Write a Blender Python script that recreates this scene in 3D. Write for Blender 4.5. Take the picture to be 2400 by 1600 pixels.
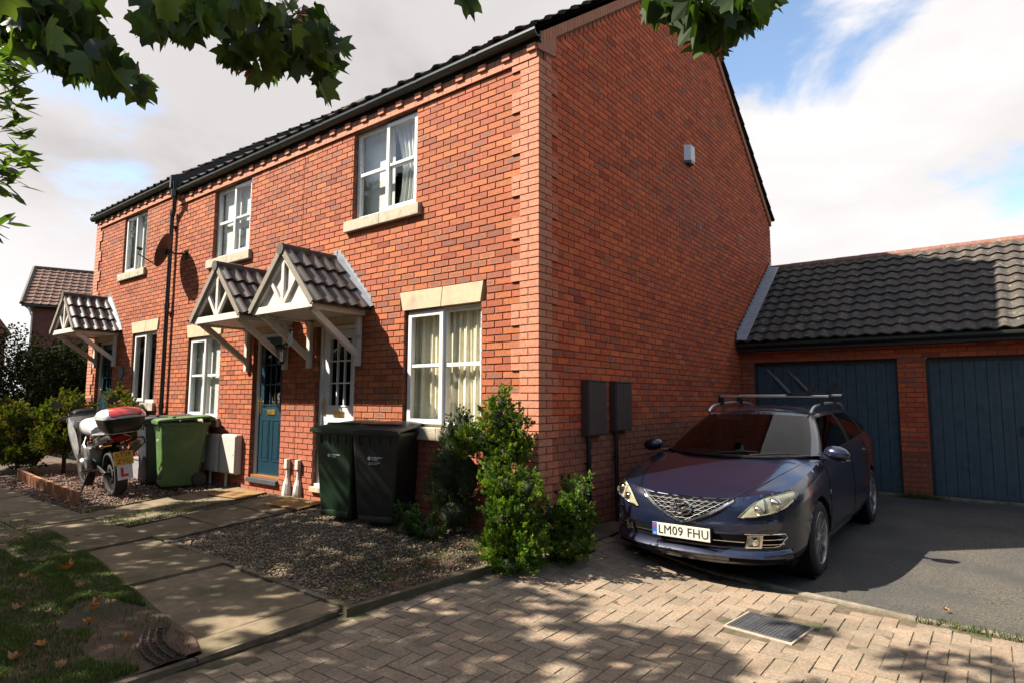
import bpy, bmesh, math, random
import numpy as np
from mathutils import Vector, Matrix
R=math.radians
random.seed(7); rng=np.random.default_rng(11)
for o in list(bpy.data.objects): bpy.data.objects.remove(o)
SC=bpy.context.scene; COL=SC.collection
# ------------------------------------------------ camera
CAM=np.array([3.5122,-4.9266,1.38])
def cam_axes(yaw,pitch,roll):
    cy,sy=math.cos(yaw),math.sin(yaw);cp,sp=math.cos(pitch),math.sin(pitch)
    f=Vector((sy*cp,cy*cp,sp)); r=Vector((cy,-sy,0)); u=r.cross(f)
    cr,sr=math.cos(roll),math.sin(roll)
    return r*cr+u*sr, u*cr-r*sr, f
cr_,cu_,cf_=cam_axes(-.6621,.095,.0046)
cd=bpy.data.cameras.new('camera'); cam=bpy.data.objects.new('camera',cd); COL.objects.link(cam)
m=Matrix.Identity(4)
for i in range(3): m[i][0]=cr_[i]; m[i][1]=cu_[i]; m[i][2]=-cf_[i]; m[i][3]=CAM[i]
cam.matrix_world=m; cd.sensor_width=36; cd.lens=21.59; cd.clip_start=.05; cd.clip_end=2000
SC.camera=cam
# ------------------------------------------------ world, sun, exposure
SUN=Vector((-.521,-.492,.698)).normalized()     # towards the sun
elev=math.asin(SUN.z); azi=math.atan2(SUN.x,SUN.y)
W=bpy.data.worlds.new("World"); SC.world=W; W.use_nodes=True
nt=W.node_tree; N=nt.nodes; L=nt.links
for n in list(N): N.remove(n)
def nd(t,**k):
    n=N.new(t)
    for a,b in k.items(): setattr(n,a,b)
    return n
out=nd('ShaderNodeOutputWorld'); bg=nd('ShaderNodeBackground'); L.new(bg.outputs[0],out.inputs[0])
sky=nd('ShaderNodeTexSky',sky_type='NISHITA',sun_disc=False,sun_elevation=elev,sun_rotation=azi,air_density=1.0,dust_density=.6,ozone_density=1.2)
tc=nd('ShaderNodeTexCoord')
def math_(op,a,b=None,c=None,clamp=False):
    n=nd('ShaderNodeMath',operation=op,use_clamp=clamp)
    for i,v in enumerate((a,b,c)):
        if v is None: continue
        if isinstance(v,(int,float)): n.inputs[i].default_value=v
        else: L.new(v,n.inputs[i])
    return n.outputs[0]
def dotdir(v):
    n=nd('ShaderNodeVectorMath',operation='DOT_PRODUCT'); L.new(tc.outputs['Generated'],n.inputs[0]); n.inputs[1].default_value=Vector(v).normalized(); return n.outputs['Value']
def wmap(v,a,b,c=0,d=1,smooth=True):
    n=nd('ShaderNodeMapRange',interpolation_type='SMOOTHSTEP' if smooth else 'LINEAR'); L.new(v,n.inputs[0])
    for i,x in enumerate((a,b,c,d)): n.inputs[i+1].default_value=x
    return n.outputs[0]
def wnoise(scale,detail,dist,sx=(1,1,2.4),off=(0,0,0),rough=.55):
    mp=nd('ShaderNodeMapping'); L.new(tc.outputs['Generated'],mp.inputs[0]); mp.inputs['Scale'].default_value=sx; mp.inputs['Location'].default_value=off
    n=nd('ShaderNodeTexNoise'); L.new(mp.outputs[0],n.inputs['Vector']); n.inputs['Scale'].default_value=scale; n.inputs['Detail'].default_value=detail; n.inputs['Distortion'].default_value=dist; n.inputs['Roughness'].default_value=rough
    return n.outputs['Fac']
n1=wnoise(2.3,9,.35,off=(.4,.2,.1)); n2=wnoise(1.5,5,.4,off=(3.1,1.2,.5))
BLUE=(-.194,.822,.535)   # blue hole right of the gable
h1=wmap(dotdir((-.16,.80,.56)),.966,.996,0,.30); h2=wmap(dotdir((-.93,.24,.24)),.965,.998,0,.16)
h3=wmap(dotdir((.05,.95,.33)),.990,.999,0,.16)
cov=math_('SUBTRACT',n1,h1); cov=math_('SUBTRACT',cov,h2); cov=math_('SUBTRACT',cov,h3)
north=wmap(dotdir((-.45,.89,0)),-.30,.30,-.06,.25)
cov=math_('ADD',cov,north)
cm=wmap(cov,.47,.60)
br=wmap(n2,.40,.62)
zz=wmap(dotdir((0,0,1)),.02,.30,.0,1)
left=wmap(dotdir((-.72,.55,.42)),.80,.99,0,.55)
gr=math_('SUBTRACT',1,math_('MULTIPLY',math_('ADD',math_('MULTIPLY',math_('SUBTRACT',1,br),.35),left),zz))
cc=nd('ShaderNodeMix',data_type='RGBA'); L.new(math_('MAXIMUM',gr,0,clamp=True),cc.inputs[0]); cc.inputs[6].default_value=(.160,.149,.150,1); cc.inputs[7].default_value=(.340,.328,.324,1)
sk=nd('ShaderNodeMix',data_type='RGBA',blend_type='MULTIPLY'); sk.inputs[0].default_value=1; L.new(sky.outputs[0],sk.inputs[6]); sk.inputs[7].default_value=(.092,.090,.086,1)
mx=nd('ShaderNodeMix',data_type='RGBA'); L.new(cm,mx.inputs[0]); L.new(sk.outputs[2],mx.inputs[6]); L.new(cc.outputs[2],mx.inputs[7])
L.new(mx.outputs[2],bg.inputs[0]); bg.inputs[1].default_value=1.0
sl=bpy.data.lights.new('sun','SUN'); sl.energy=5; sl.angle=R(.53); sl.color=(1,.93,.82)
so=bpy.data.objects.new('sun',sl); COL.objects.link(so); so.rotation_euler=SUN.to_track_quat('Z','Y').to_euler(); so.location=(-6,-6,9)
SC.view_settings.view_transform='Standard'; SC.view_settings.look='None'; SC.view_settings.gamma=1; SC.view_settings.exposure=1.7
SC.render.engine='CYCLES'; SC.cycles.max_bounces=8; SC.cycles.transparent_max_bounces=16
# ------------------------------------------------ helpers
def thing(name,label,cat,loc=(0,0,0),rz=0,group=None,kind=None):
    o=bpy.data.objects.new(name,None); COL.objects.link(o); o.empty_display_size=.2
    o.location=loc; o.rotation_euler=(0,0,rz); tag(o,label,cat,group,kind); o['_w']=1
    return o
def tag(o,label=None,cat=None,group=None,kind=None):
    if label: o['label']=label
    if cat: o['category']=cat
    if group: o['group']=group
    if kind: o['kind']=kind
    return o
class MB:
    def __init__(s): s.v=[];s.f=[];s.m=[]
    def add(s,vs,fs,mi=0):
        b=len(s.v); s.v+=[tuple(v) for v in vs]; s.f+=[tuple(i+b for i in f) for f in fs]; s.m+=[mi]*len(fs); return s
    def box(s,a,b,mi=0):
        x0,y0,z0=a;x1,y1,z1=b
        return s.add([(x0,y0,z0),(x1,y0,z0),(x1,y1,z0),(x0,y1,z0),(x0,y0,z1),(x1,y0,z1),(x1,y1,z1),(x0,y1,z1)],[(0,3,2,1),(4,5,6,7),(0,1,5,4),(1,2,6,5),(2,3,7,6),(3,0,4,7)],mi)
    def cbox(s,a,b,c=.006,mi=0):   # box with chamfered edges
        bm=bmesh.new(); bmesh.ops.create_cube(bm,size=1)
        for v in bm.verts: v.co=Vector([(p+q)/2+t*(q-p) for p,q,t in zip(a,b,v.co)])
        bmesh.ops.bevel(bm,geom=bm.edges[:],offset=c,segments=2,affect='EDGES',profile=.6)
        return s.bm(bm,mi)
    def bm(s,bm,mi=0,M=None):
        bm.verts.index_update(); s.add([(M@v.co) if M else v.co for v in bm.verts],[[v.index for v in f.verts] for f in bm.faces],mi); bm.free(); return s
    def extr(s,poly,d,mi=0):       # polygon of 3-d points swept along d
        n=len(poly); p=[Vector(q) for q in poly]; d=Vector(d)
        s.add(p+[q+d for q in p],[tuple(range(n))[::-1],tuple(range(n,2*n))]+[(i,(i+1)%n,n+(i+1)%n,n+i) for i in range(n)],mi); return s
    def tube(s,path,r,n=8,mi=0,cap=True,closed=False):
        P=[Vector(p) for p in path]; k=len(P); rs=r if hasattr(r,'__len__') else [r]*k
        rings=[];up=None
        for i,p in enumerate(P):
            if closed: t=P[(i+1)%k]-P[i-1]
            else: t=P[min(i+1,k-1)]-P[max(i-1,0)]
            t.normalize()
            if up is None:
                a=Vector((0,0,1)) if abs(t.z)<.9 else Vector((1,0,0)); up=(a-t*a.dot(t)).normalized()
            else: up=(up-t*up.dot(t)).normalized()
            b=t.cross(up)
            rings.append([p+(up*math.cos(q)+b*math.sin(q))*rs[i] for q in [2*math.pi*j/n for j in range(n)]])
        vs=[v for g in rings for v in g]; fs=[]
        for i in range(k if closed else k-1):
            a=i*n;b=((i+1)%k)*n
            for j in range(n): fs.append((a+j,a+(j+1)%n,b+(j+1)%n,b+j))
        if cap and not closed: fs+=[tuple(range(n))[::-1],tuple(range((k-1)*n,k*n))]
        return s.add(vs,fs,mi)
    def lathe(s,prof,n=32,M=None,mi=0,closed=False):  # prof (r,h) about local Z
        vs=[];k=len(prof)
        for r,h in prof:
            for j in range(n):
                a=2*math.pi*j/n; v=Vector((r*math.cos(a),r*math.sin(a),h)); vs.append(M@v if M else v)
        fs=[]
        for i in range(k if closed else k-1):
            a=i*n;b=((i+1)%k)*n
            for j in range(n): fs.append((a+j,a+(j+1)%n,b+(j+1)%n,b+j))
        return s.add(vs,fs,mi)
    def grid(s,rows,mi=0,wrap=False):
        n=len(rows[0]); vs=[v for r in rows for v in r]; fs=[]
        for i in range(len(rows)-1):
            for j in range(n if wrap else n-1): fs.append((i*n+j,i*n+(j+1)%n,(i+1)*n+(j+1)%n,(i+1)*n+j))
        return s.add(vs,fs,mi)
    def xf(s,M):
        s.v=[tuple(M@Vector(v)) for v in s.v]; return s
    def build(s,name,mats,parent=None,smooth=False,world=False,ang=40):
        me=bpy.data.meshes.new(name); me.from_pydata(s.v,[],s.f); 
        if not isinstance(mats,(list,tuple)): mats=[mats]
        for q in mats: me.materials.append(q)
        if len(mats)>1: me.polygons.foreach_set('material_index',s.m)
        return link(name,me,parent,smooth,world,ang)
def rootloc(p):
    while p.parent: p=p.parent
    return p.location
def link(name,me,parent=None,smooth=False,world=False,ang=40):
    if world and parent: me.transform(Matrix.Translation(-rootloc(parent)))
    me.update()
    bm=bmesh.new(); bm.from_mesh(me); 
    if len(bm.faces)<60000: bmesh.ops.recalc_face_normals(bm,faces=bm.faces[:])
    bm.to_mesh(me); bm.free()
    if smooth:
        me.polygons.foreach_set('use_smooth',[True]*len(me.polygons))
        if ang<180: me.set_sharp_from_angle(angle=R(ang))
    o=bpy.data.objects.new(name,me); COL.objects.link(o)
    if parent: o.parent=parent
    return o
def npmesh(name,V,F,col=None,uv=None,mats=None,parent=None,world=False,smooth=False):
    V=np.asarray(V,dtype=float)
    if world and parent is not None: V=V-np.array(rootloc(parent))
    me=bpy.data.meshes.new(name); me.from_pydata(V,[],F if isinstance(F,list) else np.asarray(F)); 
    if col is not None:
        a=me.color_attributes.new('bc','FLOAT_COLOR','CORNER'); a.data.foreach_set('color',np.asarray(col,dtype=np.float32).ravel())
    if uv is not None:
        u=me.uv_layers.new(name='UVMap'); u.data.foreach_set('uv',np.asarray(uv,dtype=np.float32).ravel())
    for q in (mats if isinstance(mats,(list,tuple)) else [mats]): me.materials.append(q)
    if smooth: me.polygons.foreach_set('use_smooth',np.ones(len(me.polygons),dtype=bool))
    me.update(); o=bpy.data.objects.new(name,me); COL.objects.link(o)
    if parent: o.parent=parent
    return o
# ------------------------------------------------ materials
def M_(name): 
    m=bpy.data.materials.new(name); m.use_nodes=True; return m,m.node_tree.nodes,m.node_tree.links,m.node_tree.nodes['Principled BSDF']
KA=.68
def mat(name,col,rough=.6,metal=0,var=.12,scale=18,bump=.0,bscale=60,coat=0,spec=.5,dirt=None,dscale=3,dlo=.5,dhi=.7,detail=6):
    m,n,l,p=M_(name)
    p.inputs['Roughness'].default_value=rough; p.inputs['Metallic'].default_value=metal; p.inputs['Coat Weight'].default_value=coat; p.inputs['Coat Roughness'].default_value=.03; p.inputs['Specular IOR Level'].default_value=spec
    t=n.new('ShaderNodeTexCoord'); no=n.new('ShaderNodeTexNoise'); l.new(t.outputs['Object'],no.inputs['Vector']); no.inputs['Scale'].default_value=scale; no.inputs['Detail'].default_value=detail
    mr=n.new('ShaderNodeMapRange'); l.new(no.outputs['Fac'],mr.inputs[0]); mr.inputs[1].default_value=.3; mr.inputs[2].default_value=.7; mr.inputs[3].default_value=1-var; mr.inputs[4].default_value=1+var
    hs=n.new('ShaderNodeMix'); hs.data_type='RGBA'; hs.blend_type='MULTIPLY'; hs.inputs[0].default_value=1; hs.inputs[6].default_value=(*[c*KA if metal<.6 else c for c in col],1)
    cmb=n.new('ShaderNodeCombineColor')
    for i in range(3): l.new(mr.outputs[0],cmb.inputs[i])
    l.new(cmb.outputs[0],hs.inputs[7]); last=hs.outputs[2]
    if dirt:
        n2=n.new('ShaderNodeTexNoise'); l.new(t.outputs['Object'],n2.inputs['Vector']); n2.inputs['Scale'].default_value=dscale; n2.inputs['Detail'].default_value=8
        r2=n.new('ShaderNodeMapRange'); l.new(n2.outputs['Fac'],r2.inputs[0]); r2.inputs[1].default_value=dlo; r2.inputs[2].default_value=dhi
        mm=n.new('ShaderNodeMix'); mm.data_type='RGBA'; l.new(r2.outputs[0],mm.inputs[0]); l.new(last,mm.inputs[6]); mm.inputs[7].default_value=(*[c*KA for c in dirt],1); last=mm.outputs[2]
    l.new(last,p.inputs['Base Color'])
    if bump:
        n3=n.new('ShaderNodeTexNoise'); l.new(t.outputs['Object'],n3.inputs['Vector']); n3.inputs['Scale'].default_value=bscale; n3.inputs['Detail'].default_value=5
        b=n.new('ShaderNodeBump'); b.inputs['Strength'].default_value=bump; b.inputs['Distance'].default_value=.01; l.new(n3.outputs['Fac'],b.inputs['Height']); l.new(b.outputs[0],p.inputs['Normal'])
    return m
def attrmat(name,rough=.8,flame=False,nscale=40,nvar=.15,bump=.3,bscale=120,translucent=0,spec=.3,blotch=None):
    m,n,l,p=M_(name); p.inputs['Roughness'].default_value=rough; p.inputs['Specular IOR Level'].default_value=spec
    a=n.new('ShaderNodeAttribute'); a.attribute_name='bc'; t=n.new('ShaderNodeTexCoord')
    no=n.new('ShaderNodeTexNoise'); l.new(t.outputs['Object'],no.inputs['Vector']); no.inputs['Scale'].default_value=nscale; no.inputs['Detail'].default_value=6
    mr=n.new('ShaderNodeMapRange'); l.new(no.outputs['Fac'],mr.inputs[0]); mr.inputs[1].default_value=.3; mr.inputs[2].default_value=.7; mr.inputs[3].default_value=1-nvar; mr.inputs[4].default_value=1+nvar
    vm=n.new('ShaderNodeVectorMath'); vm.operation='SCALE'; l.new(a.outputs['Color'],vm.inputs[0]); mk=n.new('ShaderNodeMath'); mk.operation='MULTIPLY'; l.new(mr.outputs[0],mk.inputs[0]); mk.inputs[1].default_value=KA; l.new(mk.outputs[0],vm.inputs['Scale']); last=vm.outputs[0]
    if flame:
        u=n.new('ShaderNodeUVMap'); sp=n.new('ShaderNodeVectorMath'); sp.operation='SUBTRACT'; l.new(u.outputs[0],sp.inputs[0]); sp.inputs[1].default_value=(.5,.5,0)
        sc=n.new('ShaderNodeVectorMath'); sc.operation='MULTIPLY'; l.new(sp.outputs[0],sc.inputs[0]); sc.inputs[1].default_value=(1.8,2.2,0)
        ln=n.new('ShaderNodeVectorMath'); ln.operation='LENGTH'; l.new(sc.outputs[0],ln.inputs[0])
        nn=n.new('ShaderNodeTexNoise'); l.new(t.outputs['Object'],nn.inputs['Vector']); nn.inputs['Scale'].default_value=22; nn.inputs['Detail'].default_value=4
        ad=n.new('ShaderNodeMath'); ad.operation='MULTIPLY_ADD'; l.new(nn.outputs['Fac'],ad.inputs[0]); ad.inputs[1].default_value=1.2; l.new(ln.outputs['Value'],ad.inputs[2])
        r=n.new('ShaderNodeMapRange'); l.new(ad.outputs[0],r.inputs[0]); r.inputs[1].default_value=1.05; r.inputs[2].default_value=1.5; r.inputs[3].default_value=1; r.inputs[4].default_value=0
        ml=n.new('ShaderNodeMath'); ml.operation='MULTIPLY'; l.new(r.outputs[0],ml.inputs[0]); l.new(a.outputs['Alpha'],ml.inputs[1])
        mm=n.new('ShaderNodeMix'); mm.data_type='RGBA'; l.new(ml.outputs[0],mm.inputs[0]); l.new(last,mm.inputs[6]); mm.inputs[7].default_value=(.12,.083,.066,1); last=mm.outputs[2]
    if blotch:   # stains with a shape of their own
        n2=n.new('ShaderNodeTexNoise'); l.new(t.outputs['Object'],n2.inputs['Vector']); n2.inputs['Scale'].default_value=blotch[1]; n2.inputs['Detail'].default_value=9; n2.inputs['Roughness'].default_value=.6
        r2=n.new('ShaderNodeMapRange'); l.new(n2.outputs['Fac'],r2.inputs[0]); r2.inputs[1].default_value=blotch[2]; r2.inputs[2].default_value=blotch[3]; r2.inputs[4].default_value=blotch[4]
        mm=n.new('ShaderNodeMix'); mm.data_type='RGBA'; l.new(r2.outputs[0],mm.inputs[0]); l.new(last,mm.inputs[6]); mm.inputs[7].default_value=(*[c*KA for c in blotch[0]],1); last=mm.outputs[2]
    l.new(last,p.inputs['Base Color'])
    if bump:
        n3=n.new('ShaderNodeTexNoise'); l.new(t.outputs['Object'],n3.inputs['Vector']); n3.inputs['Scale'].default_value=bscale; n3.inputs['Detail'].default_value=5
        b=n.new('ShaderNodeBump'); b.inputs['Strength'].default_value=bump; b.inputs['Distance'].default_value=.006; l.new(n3.outputs['Fac'],b.inputs['Height']); l.new(b.outputs[0],p.inputs['Normal'])
    if translucent:
        tr=n.new('ShaderNodeBsdfTranslucent'); sc2=n.new('ShaderNodeVectorMath'); sc2.operation='MULTIPLY'; l.new(last,sc2.inputs[0]); sc2.inputs[1].default_value=(1.5,1.7,.7); l.new(sc2.outputs[0],tr.inputs['Color'])
        ms=n.new('ShaderNodeMixShader'); ms.inputs[0].default_value=translucent; l.new(p.outputs[0],ms.inputs[1]); l.new(tr.outputs[0],ms.inputs[2]); l.new(ms.outputs[0],n['Material Output'].inputs[0])
    return m
def glass(name,tint=(.93,.95,.94),gl=.02,base=.03):
    m,n,l,p=M_(name); n.remove(p)
    tr=n.new('ShaderNodeBsdfTransparent'); tr.inputs[0].default_value=(*tint,1); g=n.new('ShaderNodeBsdfGlossy'); g.inputs['Roughness'].default_value=gl
    lw=n.new('ShaderNodeLayerWeight'); lw.inputs['Blend'].default_value=.5; pw=n.new('ShaderNodeMath'); pw.operation='POWER'; l.new(lw.outputs['Facing'],pw.inputs[0]); pw.inputs[1].default_value=5   # Schlick, same from both sides
    ad=n.new('ShaderNodeMath'); ad.operation='MULTIPLY_ADD'; ad.use_clamp=True; l.new(pw.outputs[0],ad.inputs[0]); ad.inputs[1].default_value=.9; ad.inputs[2].default_value=.04+base
    ms=n.new('ShaderNodeMixShader'); l.new(ad.outputs[0],ms.inputs[0]); l.new(tr.outputs[0],ms.inputs[1]); l.new(g.outputs[0],ms.inputs[2]); l.new(ms.outputs[0],n['Material Output'].inputs[0])
    return m
BRICK=attrmat('brick_clay',.85,flame=True,nscale=35,nvar=.22,bump=.5,bscale=90,blotch=((.52,.44,.40),2.6,.68,.74,.55))
MORTAR=mat('mortar',(.20,.090,.052),.95,var=.2,bump=.3)
STONE=mat('cast_stone',(.60,.45,.28),.85,var=.08,bump=.15,dirt=(.42,.33,.22),dscale=5,dlo=.5,dhi=.75)
SILLM=mat('sill_stone',(.50,.42,.30),.85,var=.12,bump=.2,dirt=(.28,.25,.18),dscale=7)
UPVC=mat('white_upvc',(.78,.77,.75),.3,var=.03)
WOODW=mat('white_painted_timber',(.66,.61,.55),.55,var=.06,dirt=(.42,.36,.29),dscale=9,dlo=.6,dhi=.75)
VERGE=mat('weathered_barge_board',(.24,.20,.15),.8,var=.15,scale=30)
BLACKP=mat('black_plastic',(.009,.009,.009),.35,var=.1)
GUTTER=mat('black_gutter_plastic',(.018,.019,.014),.28,var=.2)
FASCIA=mat('black_stained_timber',(.012,.011,.010),.6,var=.2)
LEAD=mat('lead_flashing',(.33,.35,.37),.45,metal=.3,var=.15,scale=12,bump=.15)
TILE=attrmat('concrete_tile',.8,nscale=30,nvar=.2,bump=.3,blotch=((.26,.25,.20),9,.62,.72,.7))
TILEP=attrmat('porch_concrete_tile',.45,nscale=30,nvar=.2,bump=.25,spec=.5)
BLUED=mat('dark_blue_door_paint',(.008,.040,.060),.35,var=.05)
GDOOR=mat('garage_door_paint',(.036,.064,.080),.7,var=.3,scale=9,bump=.2,dirt=(.055,.075,.090),dscale=3.5,dlo=.48,dhi=.75)
BRASS=mat('brass',(.72,.47,.14),.28,metal=1,var=.05)
GLASS=glass('window_glass'); 
CURT=mat('cream_curtain_cloth',(.95,.86,.62),.9,var=.05)
NET=mat('white_curtain_cloth',(.66,.67,.63),.9,var=.06)
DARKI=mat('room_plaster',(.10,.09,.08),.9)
CREAM=mat('cream_meter_box_plastic',(.62,.57,.50),.5,var=.04)
BROWN=mat('brown_box_plastic',(.060,.036,.028),.6,var=.15,scale=8,bump=.1)
MATC=mat('coir',(.30,.16,.05),1,var=.3,scale=90,bump=.8,bscale=160)
SLATE=mat('dark_slate_step',(.05,.055,.065),.6,var=.2,bump=.2)
RUST=mat('brown_threshold',(.3,.12,.03),.5)
def textbm(body,size,extrude=.001,align='CENTER',bold=0,sp=1.0):
    cu=bpy.data.curves.new('tx','FONT'); cu.body=body; cu.size=size; cu.extrude=extrude; cu.align_x=align; cu.align_y='CENTER'; cu.offset=bold; cu.space_character=sp; cu.resolution_u=3
    o=bpy.data.objects.new('tx',cu); COL.objects.link(o); dg=bpy.context.evaluated_depsgraph_get(); me=bpy.data.meshes.new_from_object(o.evaluated_get(dg)); bpy.data.objects.remove(o); bpy.data.curves.remove(cu)
    bm=bmesh.new(); bm.from_mesh(me); bpy.data.meshes.remove(me); return bm
def axes(o,x,y,z=None):
    x=Vector(x).normalized(); y=Vector(y).normalized(); z=Vector(z).normalized() if z else x.cross(y)
    return Matrix(((x.x,y.x,z.x,o[0]),(x.y,y.y,z.y,o[1]),(x.z,y.z,z.z,o[2]),(0,0,0,1)))
def gA(y): return .05+.075*max(min(y,0),-2.4)
def gD(y): return -.187+.0232*y
GP_=-.18
G0=1.4534
# ================================================ SETTING
def sheet(name,pts,m,z=None,kind='structure',thick=0):
    b=MB(); P=[(p[0],p[1],(p[2] if len(p)>2 else z)) for p in pts]
    if thick: b.extr(P,(0,0,-thick))
    else: b.add(P,[tuple(range(len(P)))])
    o=b.build(name,m); o['kind']=kind; return o
EARTH=mat('dry_earth',(.115,.062,.040),1,var=.35,scale=9,bump=.9,bscale=30,dirt=(.055,.045,.018),dscale=1.6,dlo=.45,dhi=.6)
FARGR=mat('far_grass',(.045,.06,.018),1,var=.3,scale=.5)
sheet('ground',[(-300,-300,-.35),(300,-300,-.35),(300,300,-.35),(-300,300,-.35)],FARGR)
TARM=mat('asphalt',(.090,.076,.057),.92,var=.7,scale=55,bump=1,bscale=120,dirt=(.048,.046,.042),dscale=1.3,dlo=.45,dhi=.7)

def sm(t): t=min(1,max(0,t)); return t*t*(3-2*t)
def gP(x,y): 
    t=sm((x+.2)/1.9); return (gA(y)-.042)*(1-t)+GP_*t
def gDr(x,y):
    t=sm(x/1.5); return (-.03-.004*y)*(1-t)+gD(y)*t
# brick paving, 90 degree herringbone, every block of it real
def kerb_y(x): return .93-.155*x if x<3 else .465-.02*(x-3)
def herring():
    V=[];F=[];C=[];UVs=[];w=.104
    pal=np.array([(.31,.232,.158),(.29,.215,.148),(.325,.240,.165),(.28,.213,.150),(.31,.218,.148),(.265,.203,.142)])
    for i in range(-30,130):
        for j in range(-90,30):
            r=(i-j)%4
            if r==0: a=(i,j,i+2,j+1)
            elif r==2: a=(i,j-1,i+1,j+1)
            else: continue
            x0,y0,x1,y1=[q*w for q in a]; x0-=.22; x1-=.22
            cx,cy=(x0+x1)/2,(y0+y1)/2
            if x0<-.20 or x1>9 or y1>kerb_y(cx)-.02 or y0<-7.5: continue
            if y0>-1.3 and x0<(.02 if y0<-.9 else .18): continue
            if 1.93<cx<2.48 and -.60<cy<-.05: continue
            g=.0022; ch=.0022; h=random.uniform(-.003,.003); tx,ty=random.uniform(-.012,.012),random.uniform(-.012,.012)
            n=len(V)
            for (e,zz) in ((g,-.05),(g,-.008),(g+ch,0)):
                for (X,Y) in ((x0+e,y0+e),(x1-e,y0+e),(x1-e,y1-e),(x0+e,y1-e)):
                    V.append((X,Y,gP(X,Y)+h+zz+(X-cx)*tx+(Y-cy)*ty))
            fs=[(n+8,n+9,n+10,n+11)]
            for q in range(2):
                for e in range(4): fs.append((n+q*4+e,n+q*4+(e+1)%4,n+q*4+4+(e+1)%4,n+q*4+4+e))
            c=pal[rng.integers(6)]*random.uniform(.92,1.08)
            F+=fs; C+=[(*c,1)]*(4*len(fs))
    o=npmesh('brick_paving',V,F,C,None,attrmat('paving_block',.85,nscale=60,nvar=.3,bump=.7,bscale=130,blotch=((.13,.105,.07),2.2,.52,.72,.7)))
    o['kind']='structure'
herring()
b=MB(); b.grid([[(x,kerb_y(x)+.01+(6.5-kerb_y(x))*q,gDr(x,kerb_y(x)+(6.5-kerb_y(x))*q)) for x in np.linspace(-.02,9,60)] for q in np.linspace(0,1,20)]); o=b.build('driveway',TARM,smooth=True); o['kind']='structure'
JOINT=mat('paving_joint_sand',(.12,.088,.05),1,var=.4,scale=25,dirt=(.05,.06,.015),dscale=4)
b=MB(); b.grid([[(x,-7.5+(kerb_y(x)+7.5)*q,gP(x,-7.5+(kerb_y(x)+7.5)*q)-.0035) for x in np.linspace(-.24,9,60)] for q in np.linspace(0,1,60)]); o=b.build('paving_bed',JOINT,smooth=True); o['kind']='structure'
CONC=mat('kerb_concrete',(.25,.20,.145),.95,var=.2,bump=.5,dirt=(.10,.095,.045),dscale=5,dlo=.45,dhi=.7)
b=MB(); xs=[.45,1.35,2.1,3.0,3.9,4.8,5.7,6.6,7.5]
for a,c in zip(xs,xs[1:]):
    c-=.008
    z0=gP(a,kerb_y(a)); b.extr([(a,kerb_y(a),z0-.06),(a,kerb_y(a),z0+.012),(a,kerb_y(a)+.05,z0+.018),(a,kerb_y(a)+.05,z0-.06)],(c-a,kerb_y(c)-kerb_y(a),gP(c,kerb_y(c))-z0))
o=b.build('kerb',CONC); o['kind']='structure'
# pavement and door paths of concrete flags
FLAG=attrmat('concrete_flag',.92,nscale=14,nvar=.18,bump=.6,bscale=110,blotch=((.10,.088,.040),2.3,.42,.66,.8))
def flags(name,cells):
    V=[];F=[];C=[]
    for (x0,y0,x1,y1) in cells:
        n=len(V); e=.008; cx=(x0+x1)/2; dz=random.uniform(-.007,.007)+(-.026 if cx>-2.06 else (.016 if cx<-3.57 else 0))*(1 if name=='pavement' else 0); t1,t2=random.uniform(-.014,.014),random.uniform(-.008,.008); cx,cy=(x0+x1)/2,(y0+y1)/2
        for (q,zz) in ((e,-.09),(e,-.004),(e+.006,0)):
            for (X,Y) in ((x0+q,y0+q),(x1-q,y0+q),(x1-q,y1-q),(x0+q,y1-q)): V.append((X,Y,gA(Y)+.012+dz+zz+(X-cx)*t1+(Y-cy)*t2))
        fs=[(n+8,n+9,n+10,n+11)]+[(n+q*4+k,n+q*4+(k+1)%4,n+q*4+4+(k+1)%4,n+q*4+4+k) for q in range(2) for k in range(4)]
        c=np.array((.225,.168,.105))*random.uniform(.88,1.1); F+=fs; C+=[(*c,1)]*(4*len(fs))
    o=npmesh(name,V,F,C,None,FLAG); o['kind']='structure'; return o
jx=[-.27,-.55,-1.21,-2.06,-2.68,-3.57,-4.42,-5.3,-6.2,-7.1,-8,-8.9,-9.8,-10.7,-11.6,-12.5,-13.4,-14.3,-16]
cells=[]
for a,c in zip(jx[1:],jx): 
    cells.append((a,-2.74,c,-1.99))
    if a<-3.0: cells.append((a,-3.1,c,-2.74))
    else: cells[-1]=(a,-3.05,c,-1.99)
flags('pavement',cells)
flags('door_path',[(-4.38,-.72,-3.42,-.02),(-4.38,-1.36,-3.42,-.72),(-4.38,-1.98,-3.42,-1.36)])
flags('door_path_blue_door',[(-5.75,-.62,-4.72,-.02),(-5.75,-1.3,-4.72,-.62),(-5.75,-1.98,-4.72,-1.3)])
sheet('soil_under_paths',[(-16,-3.2,-.165),(-.24,-3.2,-.165),(-.24,-2.4,-.165),(-.24,0.05,.0),(-16,0.05,.0),(-16,-2.4,-.165)],EARTH)
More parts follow.
